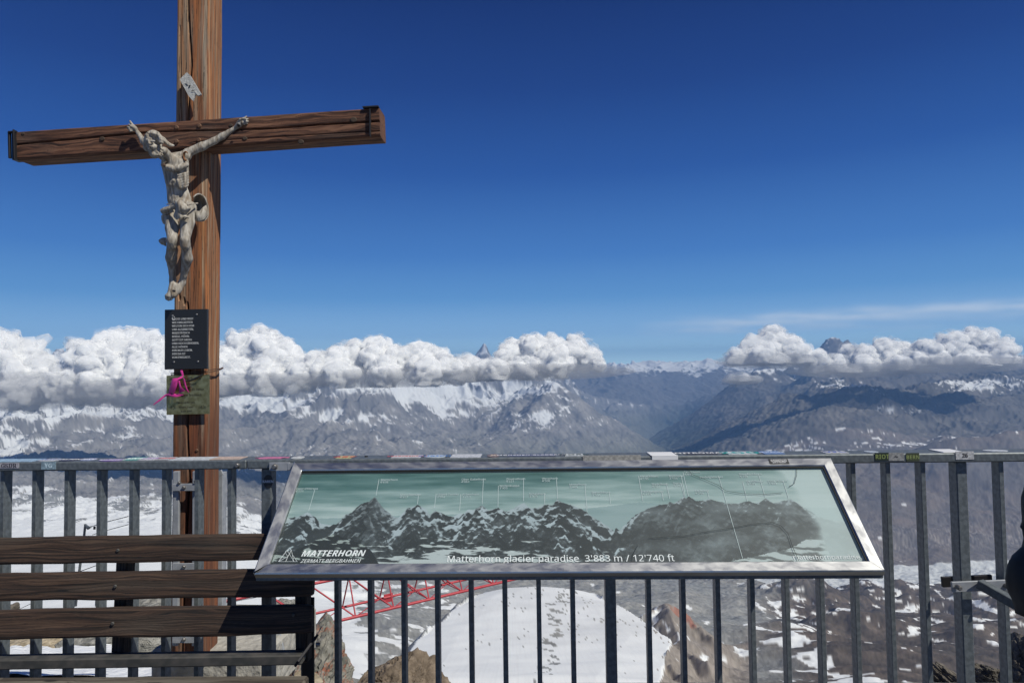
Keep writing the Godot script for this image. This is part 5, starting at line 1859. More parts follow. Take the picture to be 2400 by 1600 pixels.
func post_textures() -> Array:
	var W := 1024
	var H := 176
	var nA := noise(1.0, 3, 161)
	var nB := noise(1.0, 4, 162)
	var c := PackedByteArray()
	var b := PackedByteArray()
	c.resize(W * H * 3); b.resize(W * H * 3)
	var i := 0
	for y in H:
		var v := (y + 0.5) / H
		for x in W:
			var t := x * 4.4 / W           # metres above the foot
			var wv := v + nA.get_noise_2d(t * 1.3, v * 4.0) * 0.02
			var g := nB.get_noise_2d(t * 0.9, wv * 34.0)
			var f := nB.get_noise_2d(t * 2.6 + 40.0, wv * 120.0)
			var big := nA.get_noise_2d(t * 0.8 + 7.0, wv * 7.0)
			var col := Color(0.46, 0.315, 0.205)
			if v < 0.5:
				var left := 1.0 - smoothstep(0.15, 0.22, wv + big * 0.03)
				col = Color(0.50, 0.325, 0.215).lerp(Color(0.60, 0.515, 0.425), left * (0.75 if t > 2.4 else 0.55))
				col = col.lerp(Color(0.60, 0.36, 0.225), clampf(big * 1.4, 0, 0.6) * (1.0 - left))
				var edge := smoothstep(0.405, 0.425, wv) * (1.0 - smoothstep(0.455, 0.475, wv))
				col = col.lerp(Color(0.74, 0.69, 0.60), edge * clampf(0.5 + big * 1.6, 0, 0.9))
			else:
				col = Color(0.52, 0.345, 0.225).lerp(Color(0.66, 0.52, 0.38), clampf(g * 1.2 + big * 0.7, 0, 0.7))
			col = col.lerp(Color(0.53, 0.47, 0.40), clampf((nA.get_noise_2d(t * 1.1 + 30.0, wv * 9.0) - 0.05) * 2.2, 0, 0.65))
			col = col.lerp(Color(0.64, 0.39, 0.21), clampf((nA.get_noise_2d(t * 0.9 + 60.0, wv * 6.0) - 0.1) * 1.8, 0, 0.6))
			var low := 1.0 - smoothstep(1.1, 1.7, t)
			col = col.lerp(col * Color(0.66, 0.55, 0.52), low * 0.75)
			col = col * (1.0 + g * 0.3 + f * 0.24)
			if f + g * 0.6 < -0.5:
				col = col * 0.6
			# resin-dark run beside the edge
			var run := exp(-pow((wv - 0.445) / 0.022, 2.0)) * smoothstep(1.45, 1.6, t) * (1.0 - smoothstep(1.95, 2.1, t))
			col = col.lerp(Color(0.25, 0.14, 0.09), clampf(run * (0.8 + g), 0, 0.85))
			var hh := clampf(0.55 + g * 0.35 + f * 0.45, 0, 1)
			c[i] = int(clampf(col.r, 0, 1) * 255); c[i + 1] = int(clampf(col.g, 0, 1) * 255); c[i + 2] = int(clampf(col.b, 0, 1) * 255)
			b[i] = int(hh * 255); b[i + 1] = b[i]; b[i + 2] = b[i]
			i += 3
	return [img_of(W, H, c), img_of(W, H, b)]

func crucifix() -> void:
	var root := thing("wooden_cross", "tall weathered brown wooden cross standing behind the railing", "cross")
	# beam
	var ZL := 3.775
	var ZR := 3.685
	var TL := at(37.3, 307.4, ZL)
	var TR := at(888.0, 250.7, ZR)
	var BL := at(40.6, 375.4, ZL)
	var ax := (TR - TL).normalized()
	var h := (TL - BL).length() * 0.985
	var outw := ax.cross(Vector3.UP).normalized()
	var up := outw.cross(ax).normalized()
	var st := begin()
	var L := (TR - TL).length()
	timber(st, TL - up * h, ax, up, outw, L, h, 0.138, 90, 40, [[[0.0, 0.54, 0.35, 0.60, 0.8, 0.66, 1.1, 0.58, 1.45, 0.50, 1.7, 0.53, 2.2, 0.50], 0.016, 0.004], [[0.9, -1.0, 1.0, 0.22, 1.6, 0.20, 2.2, 0.16], 0.006, 0.003]], 171, func(f: int, w: float) -> float:
		return [w * 0.16, 0.16 + w * 0.14, 0.30 + w * 0.16, 0.46 + w * 0.14][f])
	part("crossbeam", done(st), M.beam_wood, root)
	# post
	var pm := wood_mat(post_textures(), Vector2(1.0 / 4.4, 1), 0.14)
	st = begin()
	var base := at(402.0, 1522, CZ)
	var pr := at(482.0, 700, CZ)
	var pl := at(402.0, 700, CZ)
	var across := (pr - pl)
	across.y = 0
	var w := across.length()
	across = across.normalized()
	var pout := across.cross(Vector3.UP).normalized()
	base.x = pl.x; base.z = pl.z
	base.y = -0.02
	var lean := (Vector3.UP + across * 0.004).normalized()
	# front face runs from the left edge (w = 0) to the right one (w = 1)
	timber(st, base, lean, across, pout, 4.4, w, 0.178, 170, 42, [
		[[0.0, 0.34, 0.5, 0.40, 1.0, 0.52, 1.25, 0.44, 1.6, 0.50, 1.95, 0.42, 2.2, -1.0, 2.8, -1.0, 2.85, 0.36, 3.0, 0.38, 3.3, 0.47, 3.6, 0.36, 4.0, 0.32, 4.4, 0.34], 0.030, 0.0045],
		[[0.0, -1.0, 2.9, -1.0, 2.95, 0.20, 3.3, 0.15, 3.5, 0.13, 3.55, -1.0], 0.012, 0.003]], 172, func(f: int, q: float) -> float:
		return [q * 0.5, 0.5 + q * 0.5, 0.95 - q * 0.4, 0.5 - q * 0.49][f])
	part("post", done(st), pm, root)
	# bolts through the joint, knots and pegs
	var rust := plain(Color(0.16, 0.085, 0.05), 0.7, 0.3)
	for q in [[1015, 733], [1145, 723], [1015, 813], [1143, 805]]:
		part("bolt", disc_bolt(0.0115, 0.008, 12), rust, root, Transform3D(Basis(ax, up, outw), on_plane(q[0] / 2.4505, q[1] / 2.4505, TL, outw)))
	for q in [[585, 797, 0.012], [1405, 795, 0.011], [2030, 688, 0.015], [1727, 815, 0.013], [130, 768, 0.008], [1325, 720, 0.009]]:
		var sk := begin()
		var ring := []
		for k in 14:
			ring.append(Vector3(cos(TAU * k / 14) * q[2] * 1.25, sin(TAU * k / 14) * q[2], 0.0005))
		tube(sk, [Vector3(0, 0, -0.004), Vector3(0, 0, 0.0025), Vector3(0, 0, 0.0035)], [q[2], q[2], q[2] * 0.7], 12)
		part("wood_knot", done(sk), plain(Color(0.055, 0.035, 0.022), 0.8), root, Transform3D(Basis(ax * 1.25, up, outw), on_plane(q[0] / 2.4505, q[1] / 2.4505, TL, outw)))
	part("bolt", disc_bolt(0.008, 0.006, 12), rust, root, Transform3D(Basis(across, lean, pout), on_plane(461, 1055, base, pout)))
	# forged straps over both ends of the beam
	st = begin()
	var P := func(px: float, py: float, o: float) -> Vector3:
		return on_plane(px, py, TL + outw * o, outw)
	bar(st, P.call(867.2, 256, 0.004), P.call(867.6, 319, 0.004), 0.024, 0.007, 0.001, outw)
	bar(st, P.call(850.5, 252.5, 0.004), P.call(888, 250.0, 0.004), 0.019, 0.008, 0.002, outw)
	box(st, Transform3D(Basis(ax, up, outw), TR - ax * 0.046 + up * 0.004 - outw * 0.06), Vector3(0.085, 0.006, 0.14), 0.001)
	part("iron_strap", done(st), M.dark_iron, root)
	st = begin()
	bar(st, P.call(34.0, 305, 0.004), P.call(36.5, 374, 0.004), 0.030, 0.007, 0.001, outw)
	bar(st, P.call(21.0, 309, 0.001), P.call(22.5, 371, 0.001), 0.016, 0.012, 0.002, outw)
	bar(st, P.call(20.0, 310, 0.003), P.call(37, 309, 0.003), 0.022, 0.009, 0.002, outw)
	box(st, Transform3D(Basis(ax, up, outw), TL + ax * 0.0 - up * h * 0.5 - outw * 0.03 - ax * 0.018), Vector3(0.03, h * 0.98, 0.05), 0.002)
	part("iron_strap", done(st), M.dark_iron, root)
	carved_figure(TL, outw, base, pout)
	boards_on_post(base, pout, across)

func carved_figure(TL: Vector3, outw: Vector3, base: Vector3, pout: Vector3) -> void:
	var org := at(440, 690, CZ)
	var root := thing("carved_figure", "pale weathered wooden carving of a crucified man nailed to the cross", "sculpture", Transform3D(Basis(), org))
	var k := CZ / FLEN / 3.335
	var F := func(u: float, v: float, f: float) -> Vector3:
		return at(280.0 + u / 3.335, 250.0 + v / 3.335, CZ - f) - org
	var slim := 0.9
	var B := func(list: Array) -> Array:
		var o := []
		for e in list:
			o.append([F.call(e[0], e[1], e[2]), F.call(e[4], e[5], e[6]), e[3] * k * slim, e[7] * k * slim])
		return o
	# trunk and limbs: u, v, forward, radius at each end
	var body := [
		[388, 455, .120, 62, 412, 590, .125, 54], [480, 445, .118, 60, 478, 590, .118, 56], [432, 440, .130, 62, 440, 600, .128, 50],
		[372, 410, .118, 44, 515, 385, .105, 44], [440, 610, .112, 60, 446, 700, .108, 58], [405, 620, .11, 40, 415, 720, .108, 42], [490, 650, .10, 44, 512, 720, .10, 48],
		[430, 740, .108, 52, 500, 770, .110, 62], [400, 410, .14, 40, 345, 345, .185, 38],
		[528, 360, .100, 37, 640, 312, .082, 34], [640, 312, .082, 34, 735, 268, .062, 27], [735, 268, .062, 29, 800, 232, .052, 27], [800, 232, .052, 27, 905, 165, .042, 17],
		[350, 395, .10, 36, 240, 320, .07, 32], [240, 320, .07, 32, 185, 268, .055, 26], [185, 268, .055, 25, 132, 190, .042, 16],
		[545, 790, .110, 58, 528, 900, .130, 56], [528, 900, .130, 56, 512, 1010, .160, 42], [510, 1045, .172, 39, 508, 1085, .168, 37], [516, 1075, .155, 37, 526, 1185, .120, 43], [526, 1185, .120, 43, 500, 1320, .082, 26], [500, 1320, .082, 26, 488, 1372, .070, 25],
		[405, 850, .120, 60, 408, 950, .155, 50], [408, 950, .155, 50, 408, 1040, .190, 38], [404, 1060, .190, 36, 406, 1090, .180, 34], [402, 1090, .165, 35, 402, 1180, .130, 43], [402, 1180, .130, 43, 410, 1300, .092, 25], [410, 1300, .092, 25, 414, 1350, .085, 24],
		[414, 1352, .085, 26, 405, 1430, .105, 24], [405, 1430, .105, 24, 380, 1478, .115, 17], [488, 1375, .070, 27, 455, 1430, .085, 28], [455, 1430, .085, 28, 425, 1470, .100, 22], [430, 1400, .095, 28, 420, 1470, .105, 24],
		[372, 1485, .112, 8, 362, 1502, .112, 7], [384, 1488, .112, 8, 376, 1508, .112, 7], [396, 1488, .110, 8, 390, 1508, .110, 7], [408, 1485, .108, 8, 404, 1505, .108, 7], [366, 1475, .115, 12, 362, 1482, .115, 10],
		# ribs, breast, navel folds
		[362, 470, .168, 20, 420, 488, .180, 22], [455, 478, .172, 24, 520, 455, .150, 22]]
	for i in 6:
		var y := 520.0 + i * 21.0
		body.append([452 + i * 4, y + 14, .166 - i * .004, 7, 508, y + 2, .150, 7])
		body.append([508, y + 2, .150, 7, 536, y - 10, .118, 6])
		if i < 5:
			body.append([402 - i * 2, y + 2, .160, 6, 370 + i * 2, y - 8, .135, 6])
	body.append_array([[452, 575, .17, 9, 468, 632, .155, 7], [418, 575, .165, 8, 400, 630, .14, 7]])
	# hands: palm, four fingers, thumb
	var hands := [[905, 165, .044, 18, 932, 140, .050, 24], [932, 140, .050, 22, 958, 122, .052, 22], [940, 124, .054, 15, 955, 108, .056, 12],
		[952, 106, .054, 9, 972, 90, .062, 7.5], [972, 90, .062, 7.5, 990, 76, .054, 6.5], [964, 112, .054, 9, 986, 98, .064, 7.5], [986, 98, .064, 7.5, 1003, 96, .052, 6.5], [970, 126, .052, 9, 990, 115, .062, 7.5], [990, 115, .062, 7.5, 1005, 114, .050, 6.5], [968, 138, .050, 8.5, 986, 131, .056, 7], [986, 131, .056, 7, 998, 130, .048, 6.5], [922, 122, .056, 9, 940, 100, .066, 8], [940, 100, .066, 8, 962, 92, .066, 7],
		[134, 194, .042, 15, 118, 170, .048, 18], [118, 170, .048, 18, 104, 152, .054, 16], [104, 150, .056, 11, 90, 130, .062, 9], [90, 130, .062, 9, 80, 112, .060, 7], [112, 166, .052, 10, 86, 152, .066, 7.5], [86, 152, .066, 7.5, 72, 138, .060, 6.5], [106, 170, .052, 9, 74, 164, .066, 7], [74, 164, .066, 7, 60, 156, .058, 6], [106, 178, .050, 9, 74, 176, .064, 7], [74, 176, .064, 7, 62, 170, .056, 6], [108, 186, .048, 8, 84, 190, .060, 6.5], [84, 190, .060, 6.5, 74, 186, .054, 6]]
	var grain := noise(45.0, 2, 181)
	part("body", sdf(B.call(body), 0.0046, 270.0, grain, 0.0014, Vector3(2.5, 0.35, 2.5)), M.figure, root)
	part("hand", sdf(B.call(hands.slice(0, 13)), 0.0024, 600.0), M.figure, root)
	part("hand", sdf(B.call(hands.slice(13)), 0.0024, 600.0), M.figure, root)
	# head
	var head := [
		[262, 255, .205, 50, 255, 262, .222, 50], [245, 292, .232, 36, 262, 330, .226, 28], [228, 300, .240, 20, 270, 312, .248, 22],
		[226, 262, .266, 6, 230, 288, .284, 9], [205, 258, .256, 8, 224, 262, .270, 7], [232, 264, .270, 7, 268, 268, .262, 8], [216, 272, .256, 6, 214, 274, .256, 6], [248, 277, .262, 7, 252, 278, .262, 7],
		[232, 308, .270, 7, 256, 312, .268, 7], [240, 322, .262, 8, 256, 324, .262, 8],
		[238, 335, .250, 16, 262, 372, .240, 18], [262, 372, .240, 18, 276, 398, .228, 10], [268, 330, .242, 20, 296, 375, .226, 16], [225, 325, .242, 12, 242, 366, .238, 12], [242, 366, .238, 12, 262, 395, .232, 8]]
	var r := RandomNumberGenerator.new()
	r.seed = 19
	# locks of hair over the crown, down both sides; curls of the beard
	for i in 26:
		var s := i / 25.0
		var a := lerpf(-2.7, 0.35, s)
		var u0 := 258.0 + cos(a) * 54.0
		var v0 := 250.0 + sin(a) * 58.0
		for j in 2:
			var f0 := 0.200 + j * 0.035 + r.randf_range(-0.006, 0.006)
			var du := r.randf_range(-16, 20)
			var dv := r.randf_range(4, 22)
			head.append([u0, v0, f0, 9, u0 + du, v0 + dv, f0 + 0.014, 7.5])
			head.append([u0 + du, v0 + dv, f0 + 0.014, 7.5, u0 + du + r.randf_range(-4, 18), v0 + dv + r.randf_range(4, 16), f0 + 0.008, 5.5])
	for i in 5:
		var o := i * 9.0
		head.append([300 + o, 222 + o * 0.8, .212, 9, 342 + o * 0.6, 248 + o, .200, 9])
		head.append([342 + o * 0.6, 248 + o, .200, 9, 372 + o * 0.5, 282 + o * 0.6, .188, 8])
		head.append([372 + o * 0.5, 282 + o * 0.6, .188, 8, 404 + o * 0.5, 300 + o * 0.1, .178, 5])
	for i in 6:
		head.append([205 - i * 3, 235 + i * 17, .228 - i * .004, 10, 196 + i * 2, 252 + i * 17, .222 - i * .004, 9])
		head.append([196 + i * 2, 252 + i * 17, .222 - i * .004, 9, 210 + i * 6, 268 + i * 17, .215 - i * .003, 7])
	for i in 12:
		var u0 := 292.0 + (i % 3) * 16.0
		var v0 := 300.0 + (i / 3) * 22.0
		head.append([u0, v0, .236 - (i % 3) * .012, 8, u0 + r.randf_range(-8, 12), v0 + 12, .240 - (i % 3) * .012, 6.5])
	for i in 8:
		head.append([330 + r.randf_range(-8, 14), 395 + i * 9, .178 - i * .002, 7, 350 + r.randf_range(-12, 12), 402 + i * 9, .174 - i * .002, 6])
	part("head", sdf(B.call(head), 0.0032, 420.0), M.figure, root)
	# loincloth: wind-blown folds and a knotted cord
	var C := func(x: float, y: float, f: float) -> Vector3:
		return at(360.0 + x / 5.6, 440.0 + y / 5.6, CZ - f) - org
	var cloth := func(rows: Array) -> void:
		# rows of [x, y, f]; smoothed across
		var fine := []
		for row in rows:
			var line := []
			for j in (row.size() - 1) * 4 + 1:
				var t: float = j / 4.0
				var a := int(minf(t, row.size() - 2))
				var p := []
				for m in 4:
					var q: Array = row[clampi(a - 1 + m, 0, row.size() - 1)]
					p.append(C.call(q[0], q[1], q[2]))
				line.append(p[1].cubic_interpolate(p[2], p[0], p[3], t - a))
			fine.append(line)
		var all := []
		for i in (fine.size() - 1) * 4 + 1:
			var t: float = i / 4.0
			var a := int(minf(t, fine.size() - 2))
			var line := []
			for j in fine[0].size():
				line.append(fine[a][j].cubic_interpolate(fine[a + 1][j], fine[maxi(a - 1, 0)][j], fine[mini(a + 2, fine.size() - 1)][j], t - a))
			all.append(line)
		var st := begin()
		sheet(st, all, 0.006)
		part("loincloth", done(st), M.figure, root)
	cloth.call([[[520, 118, .12], [565, 82, .11], [618, 84, .10], [672, 128, .09], [702, 205, .085], [716, 292, .085], [708, 375, .09], [650, 432, .10], [556, 436, .115]],
		[[524, 150, .08], [562, 122, .06], [608, 122, .05], [646, 156, .04], [672, 215, .035], [682, 292, .035], [676, 352, .04], [630, 404, .055], [556, 414, .075]],
		[[522, 190, .06], [548, 172, .04], [580, 180, .03], [602, 210, .025], [616, 250, .025], [622, 300, .025], [612, 340, .03], [588, 370, .04], [550, 380, .06]],
		[[520, 220, .06], [530, 215, .045], [545, 225, .04], [552, 245, .04], [556, 265, .04], [558, 295, .04], [554, 325, .04], [548, 345, .05], [540, 355, .06]]])
	cloth.call([[[556, 300, .12], [600, 310, .11], [640, 265, .10], [690, 226, .085]], [[552, 370, .125], [600, 370, .125], [650, 330, .115], [700, 280, .09]], [[552, 432, .115], [600, 430, .12], [655, 410, .11], [706, 350, .09]]])
	cloth.call([[[252, 160, .19], [330, 158, .20], [400, 205, .20], [445, 240, .19]], [[290, 205, .205], [340, 220, .225], [400, 262, .22], [475, 262, .19]], [[285, 300, .20], [330, 290, .225], [400, 300, .215], [470, 290, .18]], [[262, 370, .18], [318, 330, .22], [380, 345, .20], [430, 345, .185]], [[300, 418, .19], [340, 398, .215], [405, 382, .205], [462, 402, .175]]])
	cloth.call([[[84, 292, .15], [130, 262, .16], [200, 238, .17], [262, 196, .18]], [[96, 318, .16], [150, 290, .18], [220, 262, .19], [275, 230, .20]], [[112, 338, .15], [170, 318, .17], [235, 292, .18], [285, 268, .19]]])
	cloth.call([[[110, 352, .14], [170, 322, .165], [245, 288, .18]], [[128, 366, .15], [190, 340, .175], [262, 310, .185]]])
	cloth.call([[[66, 690, .03], [105, 662, .035], [160, 655, .04]], [[72, 712, .045], [115, 700, .05], [160, 705, .05]], [[100, 738, .03], [130, 748, .035], [158, 765, .04]]])
	cloth.call([[[104, 362, .10], [150, 350, .12]], [[106, 420, .10], [150, 410, .12]], [[128, 470, .09], [155, 480, .11]]])
	part("cord", tube_mesh([C.call(440, 222, .20), C.call(492, 214, .185), C.call(530, 208, .165), C.call(576, 202, .13)], [0.0035], 6), M.figure, root)
	part("cord", tube_mesh([C.call(172, 216, .14), C.call(215, 212, .165), C.call(262, 214, .185)], [0.0035], 6), M.figure, root)
	# dark pegs and rust where the arm is joined on
	var rust := plain(Color(0.20, 0.085, 0.035), 0.85)
	var ringp := []
	for i in 9:
		var a := lerpf(1.2, 5.6, i / 8.0)
		ringp.append(F.call(520 + cos(a) * 16.0 - 4.0, 385 + sin(a) * 34.0, .148 + cos(a) * .006))
	part("rust_stain", tube_mesh(ringp, [0.003, 0.0055, 0.0065, 0.0065, 0.006, 0.006, 0.005, 0.004, 0.003], 6), rust, root)
	part("peg", disc_bolt(0.008, 0.006, 12), plain(Color(0.10, 0.06, 0.045), 0.8), root, Transform3D(Basis(), F.call(346, 456, .186)))
	part("nail", disc_bolt(0.007, 0.012, 10), M.dark_iron, root, Transform3D(Basis(), F.call(930, 145, .082)))
	part("nail", disc_bolt(0.006, 0.012, 10), M.dark_iron, root, Transform3D(Basis(), F.call(425, 1440, .137)))

func boards_on_post(base: Vector3, pout: Vector3, across: Vector3) -> void:
	# the little split name board above the beam
	var st := begin()
	var P := func(x: float, y: float, f: float) -> Vector3:
		return on_plane(x / 2.4505, y / 2.4505, base + pout * f, pout)
	var poly := [[1030, 455, .045], [1071, 414, .035], [1090, 432, .040], [1153, 540, .060], [1136, 549, .065], [1120, 541, .06], [1105, 578, .07], [1080, 548, .065]]
	var front := []
	var back := []
	for q in poly:
		front.append(P.call(q[0], q[1], q[2]))
		back.append(front[-1] - pout * 0.012)
	var mid := Vector3.ZERO
	for p in front: mid += p / front.size()
	for k in front.size():
		var k2 := (k + 1) % front.size()
		tri(st, mid, front[k2], front[k], Vector2(0.1, 0.1), Vector2(0.1 + 0.02 * k2, 0.13), Vector2(0.1 + 0.02 * k, 0.13))
		tri(st, mid - pout * 0.012, back[k], back[k2])
		quad(st, front[k], front[k2], back[k2], back[k])
	var nb := part("name_board", done(st), mottle(Color(0.27, 0.27, 0.26), Color(0.40, 0.40, 0.39), 9.0, 191, 0.85, 0.0, 0.3), self)
	tag(nb, "small split grey wooden board pinned on the post above the crossbeam", "board")
	part("pin", tube_mesh([P.call(1088, 492, 0.0), P.call(1088, 492, 0.062)], [0.004], 8), M.dark_iron, nb)
	var cut := begin()
	bar(cut, P.call(1064, 478, 0.052), P.call(1078, 490, 0.054), 0.004, 0.002, 0.0, pout)
	bar(cut, P.call(1098, 522, 0.064), P.call(1116, 516, 0.064), 0.003, 0.002, 0.0, pout)
	part("carving", done(cut), M.black, nb).set_meta("kind", "stuff")

	var up := pout.cross(across).normalized() if pout.cross(across).y > 0 else across.cross(pout).normalized()
	var plate := func(tl: Vector2, tr: Vector2, bl: Vector2, thick: float, f: float, m: Material, called: String, label: String, cat: String) -> Node3D:
		var o := base + pout * f
		var a := on_plane(tl.x, tl.y, o, pout)
		var b := on_plane(tr.x, tr.y, o, pout)
		var c := on_plane(bl.x, bl.y, o, pout)
		var xx := (b - a).normalized()
		var yy := (a - c).normalized()
		yy = (yy - xx * yy.dot(xx)).normalized()
		var root := thing(called, label, cat, Transform3D(Basis(xx, yy, xx.cross(yy)), c))
		var wdt := (b - a).length()
		var hgt := (a - c).length()
		part("plate", box_mesh(Vector3(wdt, hgt, thick), 0.002), m, root, Transform3D(Basis(), Vector3(wdt * 0.5, hgt * 0.5, -thick * 0.5)))
		return root
	var slate := plain(Color(0.018, 0.018, 0.018), 0.42)
	var r1: Node3D = plate.call(Vector2(382.7, 725.5), Vector2(482.5, 723.8), Vector2(384.5, 866), 0.02, 0.045, slate, "memorial_plaque", "black plaque with a white German verse, below the carved figure", "plaque")
	var loc := func(r: Node3D, x: float, y: float, lift: float) -> Vector3:
		var n := r.transform.basis.z
		return r.transform.affine_inverse() * on_plane(350.0 + x / 4.125, 700.0 + y / 4.125, r.position, n) + Vector3(0, 0, lift)
	var lines := ["GROSS UND WEIT", "WIE EWIGKEITEN", "WELTEN SICH VOR", "UNS AUSBREITEN,", "MAJESTÄTISCH", "BERGE, HÖHN.", "GOTT IST GROSS", "UND HOCH ERHOBEN,", "ALLE HÖHEN", "IHN NUR LOBEN.", "DER DA IST", "VON EWIGKEIT."]
	var white := plain(Color(0.70, 0.70, 0.68), 0.6)
	for i in lines.size():
		part("text_line", words_mesh(lines[i], "Droid Sans", 0.0105, true), white, r1, Transform3D(Basis().scaled(Vector3(1.0, 1, 1)), loc.call(r1, 216, 196 + i * 33.7, 0.0004)))
	part("initial", words_mesh("C", "Droid Serif", 0.021, true), white, r1, Transform3D(Basis(), loc.call(r1, 213, 190, 0.0006)))
	for q in [[222, 165], [456, 153], [235, 612], [468, 607]]:
		part("screw", disc_bolt(0.0055, 0.004, 10), M.bolt, r1, Transform3D(Basis(), loc.call(r1, q[0], q[1], 0.0)))
	var brass := mottle(Color(0.30, 0.245, 0.105), Color(0.46, 0.39, 0.19), 5.0, 195, 0.3, 0.85)
	var r2: Node3D = plate.call(Vector2(388.8, 880), Vector2(489.6, 877.8), Vector2(389.3, 972), 0.004, 0.03, brass, "brass_plaque", "polished brass plaque with black-letter text and a pink ribbon over it", "plaque")
	var ink := plain(Color(0.03, 0.025, 0.015), 0.6)
	var bl := [["Mehr Mensch sein", 190, 776, 0.0135], ["Homme d'abord", 180, 827, 0.0135], ["L'uomo prima di tutto", 176, 880, 0.0125], ["Be more human", 232, 933, 0.0135], ["Überreicht von", 258, 1005, 0.0095], ["Bilder Cuno", 280, 1048, 0.0095], ["Karl 1980", 300, 1088, 0.0095]]
	for e in bl:
		part("text_line", words_mesh(e[0], "Droid Serif Bold", e[3], true), ink, r2, Transform3D(Basis(), loc.call(r2, e[1], e[2], 0.0004)))
	for q in [[225, 1052], [516, 1046]]:
		var s3 := begin()
		for i in 9:
			var a := TAU * i / 9.0
			bar(s3, Vector3(cos(a) * 0.008, sin(a) * 0.004, 0), Vector3(cos(a) * 0.020, sin(a) * 0.010, 0), 0.003, 0.001, 0.0, Vector3.BACK)
		part("engraved_flower", done(s3), ink, r2, Transform3D(Basis(), loc.call(r2, q[0], q[1], 0.0008))).set_meta("kind", "stuff")
	# pink ribbon
	var pink := plain(Color(0.62, 0.05, 0.28), 0.35)
	pink.backlight_enabled = true
	pink.backlight = Color(0.4, 0.1, 0.25)
	var Rb := func(x: float, y: float, f: float) -> Vector3:
		return on_plane(350.0 + x / 4.125, 700.0 + y / 4.125, base + pout * f, pout)
	var rib := thing("ribbon", "bright pink ribbon tied round the post above the brass plaque", "ribbon", Transform3D(Basis(), Rb.call(300, 745, 0.05)))
	for e in [
		[[292, 690, .035], [318, 690, .04], [302, 720, .045], [326, 722, .05], [312, 752, .05], [330, 750, .05]],
		[[326, 740, .05], [320, 762, .06], [270, 766, .062], [262, 792, .07], [222, 775, .06], [238, 815, .07], [196, 850, .055], [225, 858, .065], [178, 925, .045], [208, 922, .05]],
		[[246, 780, .06], [272, 786, .07], [228, 840, .065], [262, 848, .072], [206, 905, .055], [236, 918, .06]],
		[[272, 792, .06], [292, 790, .065], [286, 860, .07], [306, 850, .075], [282, 915, .06], [346, 888, .06]],
		[[186, 918, .05], [192, 938, .05], [150, 926, .045], [152, 944, .045], [100, 966, .05], [104, 984, .052], [34, 1022, .055], [40, 1026, .055]],
		[[184, 924, .05], [192, 944, .05], [240, 918, .055], [250, 950, .06], [326, 926, .05], [326, 932, .05]],
		[[318, 758, .05], [338, 772, .055], [345, 860, .05], [362, 862, .05], [376, 905, .04], [382, 905, .04]]]:
		var rows := []
		for i in range(0, e.size(), 2):
			var a: Vector3 = Rb.call(e[i][0], e[i][1], e[i][2]) - rib.position
			var b: Vector3 = Rb.call(e[i + 1][0], e[i + 1][1], e[i + 1][2]) - rib.position
			rows.append([a, (a + b) * 0.5 + pout * 0.004, b])
		var all := []
		for i in (rows.size() - 1) * 5 + 1:
			var t: float = i / 5.0
			var q := int(minf(t, rows.size() - 2))
			var line := []
			for j in 3:
				line.append(rows[q][j].cubic_interpolate(rows[q + 1][j], rows[maxi(q - 1, 0)][j], rows[mini(q + 2, rows.size() - 1)][j], t - q))
			all.append(line)
		st = begin()
		sheet(st, all, 0.0012)
		part("loop", done(st), pink, rib)
	# a loop of wire and an old cord round the post
	var wl := thing("wire_loop", "thin rusty wire wound round the post between the two plaques", "wire", Transform3D(Basis(), base + Vector3.UP * 0.9))
	var ring := []
	var o0 := Rb.call(545, 712, 0.012) as Vector3
	var wdt := 0.178
	ring = [Rb.call(205, 735, 0.01), Rb.call(380, 725, 0.016), Rb.call(545, 713, 0.012), Rb.call(560, 710, 0.006)]
	for q in [[0.0, 0.0], [0.03, 0.014], [0.10, 0.018], [0.17, 0.006]]:
		ring.append(Rb.call(562, 708, 0.004) + across * (0.006 + q[1]) - pout * q[0] + Vector3.UP * q[0] * 0.12)
	for i in ring.size(): ring[i] -= wl.position
	part("wire", tube_mesh(ring, [0.003], 6), rustwire(), wl)
	for i in ring.size(): ring[i] += Vector3(0, 0.008 + 0.004 * sin(i * 1.7), 0.002)
	part("wire", tube_mesh(ring, [0.0026], 6), rustwire(), wl)
	part("cord", tube_mesh([Rb.call(512, 732, .04) - wl.position, Rb.call(450, 765, .05) - wl.position, Rb.call(390, 792, .052) - wl.position, Rb.call(318, 802, .05) - wl.position], [0.004, 0.005, 0.004, 0.002], 6), M.black, wl)

func rustwire() -> Material:
	if not M.has("rustwire"):
		M.rustwire = plain(Color(0.13, 0.075, 0.05), 0.6, 0.4)
	return M.rustwire

